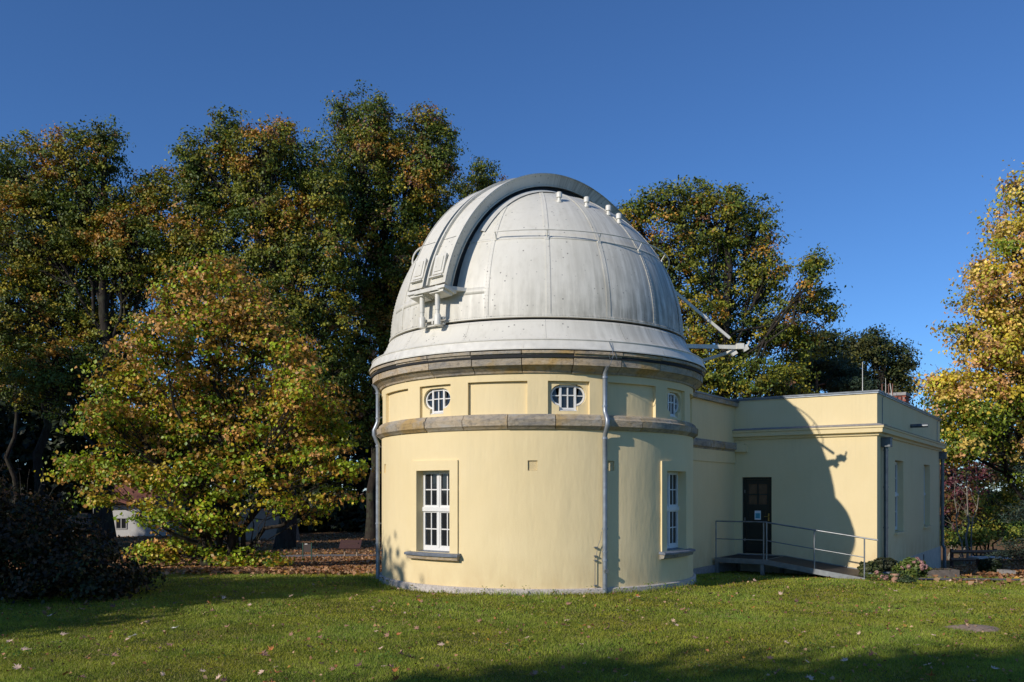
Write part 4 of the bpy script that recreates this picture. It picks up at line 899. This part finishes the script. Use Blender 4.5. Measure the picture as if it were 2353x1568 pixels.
# parked cars
def car(label, px, Y, L, col, rot=0):
    T = thing('parked_car', label, 'car'); x = (px-CXI)/F*Y; z = gz(x, Y); T.location = (x, Y, z); T.rotation_euler = (0, 0, rot)
    prof = [(0,.35),(0,.78),(.05,.95),(.25,1.02),(.75,1.42),(1.1,1.5),(2.3,1.5),(2.7,1.42),(3.35,1.0),(4.1,.88),(4.3,.7),(4.3,.35)]
    m = MB(); secs = []
    for yy, ins in ((-.85,.0),(-.78,.0),(.78,.0),(.85,.0)):
        secs.append([(px_*L/4.3, yy*(1-.14*max(0, (pz_-.95))/.55) if abs(yy) > .8 else yy*(1-.14*max(0,(pz_-.95))/.55), pz_ if abs(yy) < .8 else pz_-.03) for px_, pz_ in prof])
    m.strip(secs, closed=True); k = len(prof); m.f += [tuple(range(k)), tuple(range(3*k, 4*k))]; m.build('body', col, T)
    for sg in (-1, 1):
        m = MB(); pts = [(.62,1.05),(.95,1.38),(2.3,1.42),(3.0,1.05)]; q = [(a*L/4.3, sg*.845*(1-.14*max(0,b-.95)/.55)+sg*.012, b) for a, b in pts]; m.add(q, [tuple(range(4))]); m.build('side_window', M['glass'], T)
        for xx in (.85, 3.4):
            m = MB(); m.tube([(xx*L/4.3, sg*.72, .33), (xx*L/4.3, sg*.88, .33)], .33, 16); wh = m.build('wheel', M['tyre'], T); m = MB(); m.tube([(xx*L/4.3, sg*.87, .33), (xx*L/4.3, sg*.892, .33)], .2, 10); m.build('rim', M['galv'], wh)
        m = MB(); m.bbox(-.02, .12, sg*.62-.14, sg*.62+.2*0+.14, .78, .92); m.build('tail_light', M['red'], T)
    return T
car('black estate car parked side-on beside the white house corner', 156, 60, 4.4, M['carp'])
car('blue car almost hidden by the dark bush', 95, 62, 4.2, simple('blue_car_paint', (.02,.12,.40), .2))
m = MB(); c = Vector(((142-CXI)/F*61, 61, gz(-32, 61)+1.45)); m.add([c+Vector(p) for p in ((-.6,0,0),(-.2,.2,.18),(.25,0,.22),(.65,.1,0),(.5,-.3,-.15),(-.4,-.3,-.12))], [(0,1,5),(1,2,5),(2,4,5),(2,3,4)]); tag(m.build('tarpaulin', M['blue']), 'crumpled bright blue tarpaulin above the cars', 'tarpaulin')
# info boards
T = thing('green_post_sign', 'small information board hung between two green posts', 'sign'); Y = 31.3; x0, x1 = (696-CXI)/F*Y, (716-CXI)/F*Y; gzv = gz(x0, Y)
for x in (x0, x1): m = MB(); m.tube([(x, Y, gzv-.1), (x, Y, gzv+.66)], .019, 8); m.build('post', M['green'], T)
m = MB(); m.bbox(x0+.02, x1-.02, Y-.012, Y+.012, gzv+.32, gzv+.62); m.build('board', simple('grey_brown_board', (.07,.055,.05), .4), T)
m = MB(); m.bbox(x0+.07, x0+.17, Y-.022, Y-.013, gzv+.60, gzv+.63); m.build('clip', M['white'], T)
T = thing('lectern_sign', 'brown slanted information desk board on two pale posts by the path', 'sign'); Y = 35.4; x0, x1 = (781-CXI)/F*Y, (830-CXI)/F*Y; gzv = gz(x0, Y)
for x in (x0+.2, x1-.18): m = MB(); m.tube([(x, Y, gzv-.1), (x, Y, gzv+.42)], .035, 8); m.build('post', M['post'], T)
m = MB(); m.bbox(x0+.12, x1-.12, Y-.03, Y+.03, gzv+.33, gzv+.58); m.build('back_board', M['wood'], T)
m = MB(); m.box(((x0+x1)/2, Y-.02, gzv+.50), ((x1-x0)/2, 0, 0), (0, .22, .16), (0, -.012, .016)); m.build('desk_board', M['wood'], T)
# right: log fence, table, boulders, ball shrub
T = thing('log_fence', 'rustic round-log fence in front of the green shrubs at right', 'fence'); Y = 33
for z_, a_, b_ in ((1.9-(1268-HZ)/F*Y, 2184, 2420), (1.9-(1286-HZ)/F*Y, 2184, 2262)):
    m = MB(); limb(m, at(a_, HZ, Y)*1+Vector((0,0,z_-1.9)), at(b_, HZ, Y)+Vector((0,0,z_-1.9)), .075, .065, .004, 8); m.build('rail', M['rust'] if 0 else simple('log_wood', (.20,.12,.075), .9, var=.3, scale=14), T)
for px in (2190, 2290, 2400):
    x = (px-CXI)/F*Y; m = MB(); m.tube([(x, Y+.1, gz(x, Y)-.1), (x, Y+.1, 1.9-(1262-HZ)/F*Y)], .07, 8); m.build('post', M['wood'], T)
T = thing('picnic_table', 'pale slab table on dark legs beside the log fence', 'table'); Y = 30.5; x0, x1 = (2237-CXI)/F*Y, (2311-CXI)/F*Y; zt = 1.9-(1280-HZ)/F*Y
m = MB(); m.bbox(x0, x1, Y-.35, Y+.35, zt-.05, zt); m.build('table_top', simple('pale_slab', (.55,.54,.50), .7), T)
for x in (x0+.25, x1-.25): m = MB(); m.bbox(x-.05, x+.05, Y-.2, Y+.2, gz(x, Y)-.05, zt-.05); m.build('leg', M['wood'], T)
x, y = (2275-CXI)/F*27, 27; z = gz(x, y)
T = thing('ball_shrub', 'small dark clipped round shrub in the shade at right', 'shrub'); u = unit(rng.normal(size=(7000, 3))); P = np.array([x, y, z+.22])+u*np.array([.33, .33, .26])*(.75+.3*rng.random((7000, 1)))
leaves('crown', P, u, .05, pal(7000, [(.02,.035,.012), (.03,.05,.015)], [1,1]), M['bushleaf'], T); m = MB(); m.tube([(x,y,z-.05),(x,y,z+.2)], .03, 6); m.build('trunk', M['bark'], T)
m = MB(); x, y = (2312-CXI)/F*26, 26; m.bbox(x-.17, x+.17, y-.2, y+.2, gz(x,y)-.05, gz(x,y)+.16); tag(m.build('stone_block', M['concrete']), 'low grey stone block in the shade beside the round shrub', 'block')
# planter trough
c = Vector(((2154-CXI)/F*23.2, 23.2, 0)); gzz = gz(c.x, c.y); T = thing('stone_trough', 'low concrete trough at the foot of the annex side wall', 'planter')
m = MB()
for s_, t_, hu, hv in ((-.0,.24,.46,.03),(0,-.24,.46,.03),(.43,0,.03,.21),(-.43,0,.03,.21)): m.box((c.x+s_, c.y+t_, gzz+.06), (hu,0,0), (0,hv,0), (0,0,.14))
m.box((c.x, c.y, gzz+.04), (.40,0,0), (0,.21,0), (0,0,.06)); m.build('trough', simple('shaded_concrete', (.13,.11,.09), .95, var=.3, scale=12), T)  # trough colour lowered, the shade on it is put into the concrete tone
P = rng.normal(size=(500,3))*np.array([.2,.1,.03])+np.array([c.x,c.y,gzz+.17]); leaves('foliage', P, np.tile([0,0,1.],(500,1)), .04, pal(500, [(.03,.05,.015),(.1,.06,.03)], [2,1]), M['bushleaf'], T)
# potted shrubs by the ramp
def potted(name, lab, px, py, rx, ry, Y, cols, wts, n, lsz, pot=None, flowers=0, asp=.6):
    T = thing(name, lab, 'plant'); c = at(px, py, Y); k = Y/F; gg = gz(c.x, c.y); u = unit(rng.normal(size=(n, 3)))
    lump = 1+.16*np.sin(u[:, :1]*7+px)+.12*np.sin(u[:, 2:]*9+py)
    P = np.array(c)+u*np.array([rx*k, rx*k*.8, ry*k])*(.55+.45*rng.random((n, 1))**.5)*lump; P[:, 2] = np.maximum(P[:, 2], gg+.04)
    leaves('foliage', P, unit(u+np.array([0,0,.7])), lsz, pal(n, cols, wts), M['bushleaf'], T, asp=asp)
    m = MB()
    for i in range(7): limb(m, (c.x, c.y, gg+.02), P[i], .010, .004, .1, 3)
    m.build('stems', M['bark'], T)
    if pot:
        mt, pr, ph = pot; m = MB(); m.tube([(c.x, c.y, gg-.03), (c.x, c.y, gg-.02), (c.x, c.y, gg+ph-.04), (c.x, c.y, gg+ph-.04), (c.x, c.y, gg+ph)], [pr*.7, pr*.78, pr, pr*1.12, pr*1.12], 14); smooth_angle(m.build('pot', M[mt], T), 40)
    for i in range(flowers):
        an = random.uniform(-2.9, .3); el = random.uniform(.1, 1.2); q = c+Vector((math.cos(an)*math.cos(el)*rx*k, math.sin(an)*math.cos(el)*rx*k*.8, math.sin(el)*ry*k*1.05))
        m = MB(); u = unit(rng.normal(size=(60, 3)))
        for w_ in u:
            p = Vector(w_)*.05*random.uniform(.8, 1.1)+q; a_ = Vector(w_).orthogonal().normalized()*.016; b_ = Vector(w_).cross(a_); m.add([p+a_, p+b_, p-a_, p-b_], [(0,1,2,3)])
        m.build('flower_head', M['pink'], T, fix=False)
BX = [(.07,.095,.03), (.11,.13,.045), (.16,.16,.05)]
potted('box_shrub', 'rounded light green shrub in a grey planter right at the ramp foot', 1998, 1308, 24, 17, 20.4, BX, [3,3,1], 5200, .045, ('planter', .16, .17))
potted('box_shrub', 'rounded dull green shrub behind the flowering hydrangeas', 2034, 1298, 28, 17, 20.9, [(.05,.065,.03),(.09,.09,.045)], [2,1], 5200, .042, ('planter', .17, .2))
potted('hydrangea', 'large hydrangea with faded pink flower heads beside the annex wall', 2094, 1308, 34, 24, 20.6, [(.09,.14,.03),(.14,.19,.04),(.18,.17,.04)], [3,3,1], 1700, .085, None, 13)
potted('hydrangea', 'low hydrangea with a reddish bloom in front of the planters', 2018, 1330, 24, 15, 19.5, [(.09,.14,.03),(.15,.18,.04),(.25,.12,.06)], [3,3,.8], 1000, .075, None, 4)
potted('potted_plant', 'small dark green plant spilling beside the terracotta pot', 2082, 1338, 20, 14, 18.9, [(.045,.075,.03),(.08,.11,.04)], [2,1], 2600, .04)
potted('potted_plant', 'small plant in the terracotta pot', 2056, 1322, 11, 9, 19.0, [(.06,.10,.03),(.12,.13,.04)], [2,1], 600, .045, ('terra', .085, .19))

# ------------------------------------------------------------------ lawn
def lawn_ok(X, Y):
    d = np.hypot(X-CX0, Y-CY0); rel = np.stack([X/SC-CX0, Y/SC-CY0], -1); al = rel@np.array([E1.x, E1.y]); pe = rel@np.array([E2.x, E2.y])
    return (d > 3.475) & ~((al > 2) & (np.abs(pe) < 1.6)) & ~((al > AL0) & (np.abs(pe) < 5.55)) & ~((np.abs(Y-21.55+.01*(X-10)) < .72) & (X > 9.9))
def grass(bands):
    Vs, Cs, n0 = [], [], 0
    for y0, y1, dens, h, wd in bands:
        x0, x1 = -.66*y1-.5, .66*y1+.5; n = int((x1-x0)*(y1-y0)*dens*.68); X = rng.uniform(x0, x1, n); Y = rng.uniform(y0, y1, n)
        k = lawn_ok(X, Y) & (np.abs(X) < .66*Y+1.2); X, Y = X[k], Y[k]; n = len(X); Z = gza(X, Y)-.02
        pt = np.sin(X*1.7+1.3*np.sin(Y*.9))*np.sin(Y*1.3+1.1*np.sin(X*.7)); pt3 = np.sin(X*2.9+2*np.sin(Y*1.9))*np.sin(Y*3.7+1.6*np.sin(X*2.3)); pt2 = np.sin(X*5.1+np.sin(Y*4))*np.sin(Y*6.3+np.cos(X*3.3))
        hh = h*(.55+.7*rng.random(n))*(1+.25*pt+.2*pt2)*(1+1.6*(rng.random(n) < .006)); nearw = np.hypot(X-CX0, Y-CY0) < 3.62; hh = np.where(nearw, hh*(1.6+2.4*rng.random(n)**3), hh)
        an = rng.uniform(0, 6.283, n); ln = rng.normal(size=(n, 2))*.55; ww = wd*(.7+.6*rng.random(n))/2
        V = np.empty((n, 3, 3)); dx, dy = np.cos(an)*ww, np.sin(an)*ww
        V[:, 0] = np.stack([X-dx, Y-dy, Z], 1); V[:, 1] = np.stack([X+dx, Y+dy, Z], 1); V[:, 2] = np.stack([X+ln[:, 0]*hh, Y+ln[:, 1]*hh, Z+hh], 1)
        base = np.array([.265,.305,.030])*(1+.14*pt[:, None]+.13*pt2[:, None]+.14*pt3[:, None])*np.stack([1+.10*pt3-.10*pt, np.ones(n), 1+.3*pt], 1)*(1+.22*rng.normal(size=(n, 1))).clip(.4, 1.7)
        dry = (rng.random(n) < .12+.10*(pt2 > .4)+.08*(pt < -.5))[:, None]; base = np.where(dry, np.array([.34,.29,.10])*(.8+.4*rng.random((n, 1))), base)
        Vs.append(V.reshape(-1, 3)); Cs.append(np.repeat(base, 3, 0))
    V = np.concatenate(Vs); C = np.concatenate(Cs); f = np.arange(len(V)).reshape(-1, 3)
    o = mesh_fast('grass', V, f, C, M['grass']); return tag(o, 'short mown lawn grass around the round tower', 'grass', kind='stuff')
grass([(7.4, 10, 8500, .027, .0075), (10, 13, 5000, .029, .010), (13, 17, 2700, .032, .014), (17, 21.5, 1400, .036, .020), (21.5, 24, 600, .04, .03)])
# leaf litter
def litter(name, lab, regions, sz):
    P, = ([],)
    for x0, x1, y0, y1, n, fn in regions:
        X = rng.uniform(x0, x1, n); Y = rng.uniform(y0, y1, n); k = lawn_ok(X, Y)
        if fn: k &= rng.random(n) < fn(X, Y)
        P.append(np.stack([X[k], Y[k], gza(X[k], Y[k])+.012+.03*rng.random(k.sum())], 1))
    P = np.concatenate(P); c = pal(len(P), [(.36,.19,.09),(.30,.13,.05),(.42,.27,.15),(.20,.10,.05),(.42,.22,.04)], [4,3,3,2,1], .25)
    o = leaves(name, P, np.tile([0,0,1.1], (len(P), 1)), sz, c, M['litter'], asp=.8, fold=.5); return tag(o, lab, 'leaf litter', kind='stuff')
litter('leaf_litter', 'carpet of brown and orange fallen leaves under the copper bush and oaks', [(-16,-1.5,19.6,26,19000, lambda X, Y: np.clip((Y-19.6-.25*np.abs(X+7))/2.2, .04, .95)), (-30,3,26,34.8,16000, None), (-38,3,37,60,22000, lambda X, Y: .9-.4*(np.sin(X)*np.sin(Y) > .3))], .12)
litter('leaf_litter', 'fallen leaves strewn beyond the path at right', [(14,30,24,42,15000, None), (10,24,19,24,700, None)], .13)
litter('leaf_litter', 'tiny scattered leaf scraps and clover on the lawn', [(-13,13,7.6,21,3600, None)], .045)
# clover and weed rosettes in the turf
cx = rng.uniform(-11, 11, 70); cy = 8 + 12*rng.random(70)**1.2; X = np.repeat(cx, 45)+rng.normal(size=3150)*.16; Y = np.repeat(cy, 45)+rng.normal(size=3150)*.16; k = lawn_ok(X, Y); X, Y = X[k], Y[k]
P = np.stack([X, Y, gza(X, Y)+.012+.015*rng.random(len(X))], 1)
tag(leaves('clover', P, np.tile([0, 0, 1.6], (len(P), 1)), .030, pal(len(P), [(.10,.19,.03), (.16,.24,.04)], [1, 1]), M['grass'], asp=1.), 'patches of clover and weed rosettes in the lawn', 'clover', kind='stuff')
# weeds along the tower foot
P = []
for a_ in np.radians(np.linspace(-75, 62, 26)+rng.normal(size=26)*2):
    n_ = rng.integers(8, 34); c_ = cyl(a_, RW+.16, 0); h_ = .05+.14*rng.random(); q = rng.normal(size=(n_, 3))*np.array([.05, .03, 0])+np.array([c_.x, c_.y, gz(c_.x, c_.y)]); q[:, 2] += h_*rng.random(n_); P.append(q)
P = np.concatenate(P); tag(leaves('weeds', P, np.tile([0, -.5, .8], (len(P), 1)), .035, pal(len(P), [(.13,.20,.03), (.20,.26,.05), (.22,.13,.06)], [3, 3, .6]), M['grass'], asp=.6), 'small weeds growing along the foot of the round tower', 'weeds', kind='stuff')
# single leaves on the lawn
def leaf_mesh(k):
    r = random.Random(k); ang = [0, 18, 38, 60, 80, 105, 130, 155, 180]; rad = [1, .42, .82, .38, .68, .34, .45, .25, .28]; pts = [(0, 0, .012)]
    full = [(a, q) for a, q in zip(ang, rad)]+[(-a, q) for a, q in reversed(list(zip(ang, rad))[1:-1])]
    cu = r.uniform(.2, .9)
    for a, q in full:
        q *= r.uniform(.8, 1.15); x, y = math.cos(R_(a))*q, math.sin(R_(a))*q; pts.append((x*.06, y*.06, .006+cu*.045*(y*y)+.02*r.random()*q+max(0, x)*.02*r.uniform(-.2, 1)))
    n = len(pts)-1; return pts, [(0, 1+i, 1+(i+1) % n) for i in range(n)]
lmats = [simple('leaf_brown', (.34,.18,.11), .7, var=.3, scale=60), simple('leaf_tan', (.60,.42,.30), .7, var=.25, scale=60), simple('leaf_orange', (.45,.16,.04), .6, var=.3, scale=60), simple('leaf_dark', (.13,.065,.045), .7), simple('leaf_yellow', (.48,.34,.07), .6, var=.25, scale=60)]
lname = ['dull brown fallen leaf lying on the lawn', 'pale tan fallen leaf lying on the lawn', 'orange fallen leaf lying on the lawn', 'dark brown fallen leaf lying on the lawn', 'yellow fallen leaf lying on the lawn']
lms = []
for mi, mt in enumerate(lmats):
    for v_ in range(3):
        p, f = leaf_mesh(mi*7+v_); me = bpy.data.meshes.new('fallen_leaf'); me.from_pydata(p, [], f); me.materials.append(mt); lms.append((mi, me))
cnt = 0
while cnt < 270:
    Y = 8.2+12*random.random()**1.3; X = random.uniform(-.6, .6)*Y
    if not lawn_ok(np.array([X]), np.array([Y]))[0]: continue
    mi, me = lms[random.choice([0,1,2,3,4,5,6,7,0,1,2,3,4,5,9,10,12])]
    o = link('fallen_leaf', me); o.location = (X, Y, gz(X, Y)+.012+.012*random.random()); o.rotation_euler = (random.gauss(0,.35), random.gauss(0,.35), random.uniform(0, 6.28)); s = random.uniform(.75, 1.45); o.scale = (s, s, s)
    tag(o, lname[mi], 'leaf', ['brown','tan','orange','dark','yellow'][mi]+' leaves scattered on the lawn'); cnt += 1
pw = simple('bleached_leaf', (.72,.68,.60), .7)
for px, py, lb in ((303, 1467, 'bleached white leaf lowest left on the lawn'), (404, 1448, 'bleached white leaf near the edge of the left shadow')):
    Y = 1.9*F/(py-HZ); p, f = leaf_mesh(px); me = bpy.data.meshes.new('fallen_leaf'); me.from_pydata(p, [], f); me.materials.append(pw); o = link('fallen_leaf', me); X = (px-CXI)/F*Y; o.location = (X, Y, gz(X, Y)+.025); o.scale = (1.5, 1.5, 1.5); o.rotation_euler = (-.3, .2, px); tag(o, lb, 'leaf')
# molehill patch
m = MB(); X, Y = (2235-CXI)/F*12.1, 12.1; rows = [[(X+math.cos(t)*r*.40*(1+.15*math.sin(3*t)), Y+math.sin(t)*r*.28, gz(X, Y)-.02+.055*(1-r*r)) for t in np.linspace(0, 6.283, 25)] for r in (1, .7, .4, .02)]; m.strip(rows)
tag(m.build('soil_patch', simple('bare_soil', (.28,.20,.14), .95, var=.3, scale=20, bump=.5), smooth=True), 'bare flattened molehill of brown soil on the right of the lawn', 'molehill')
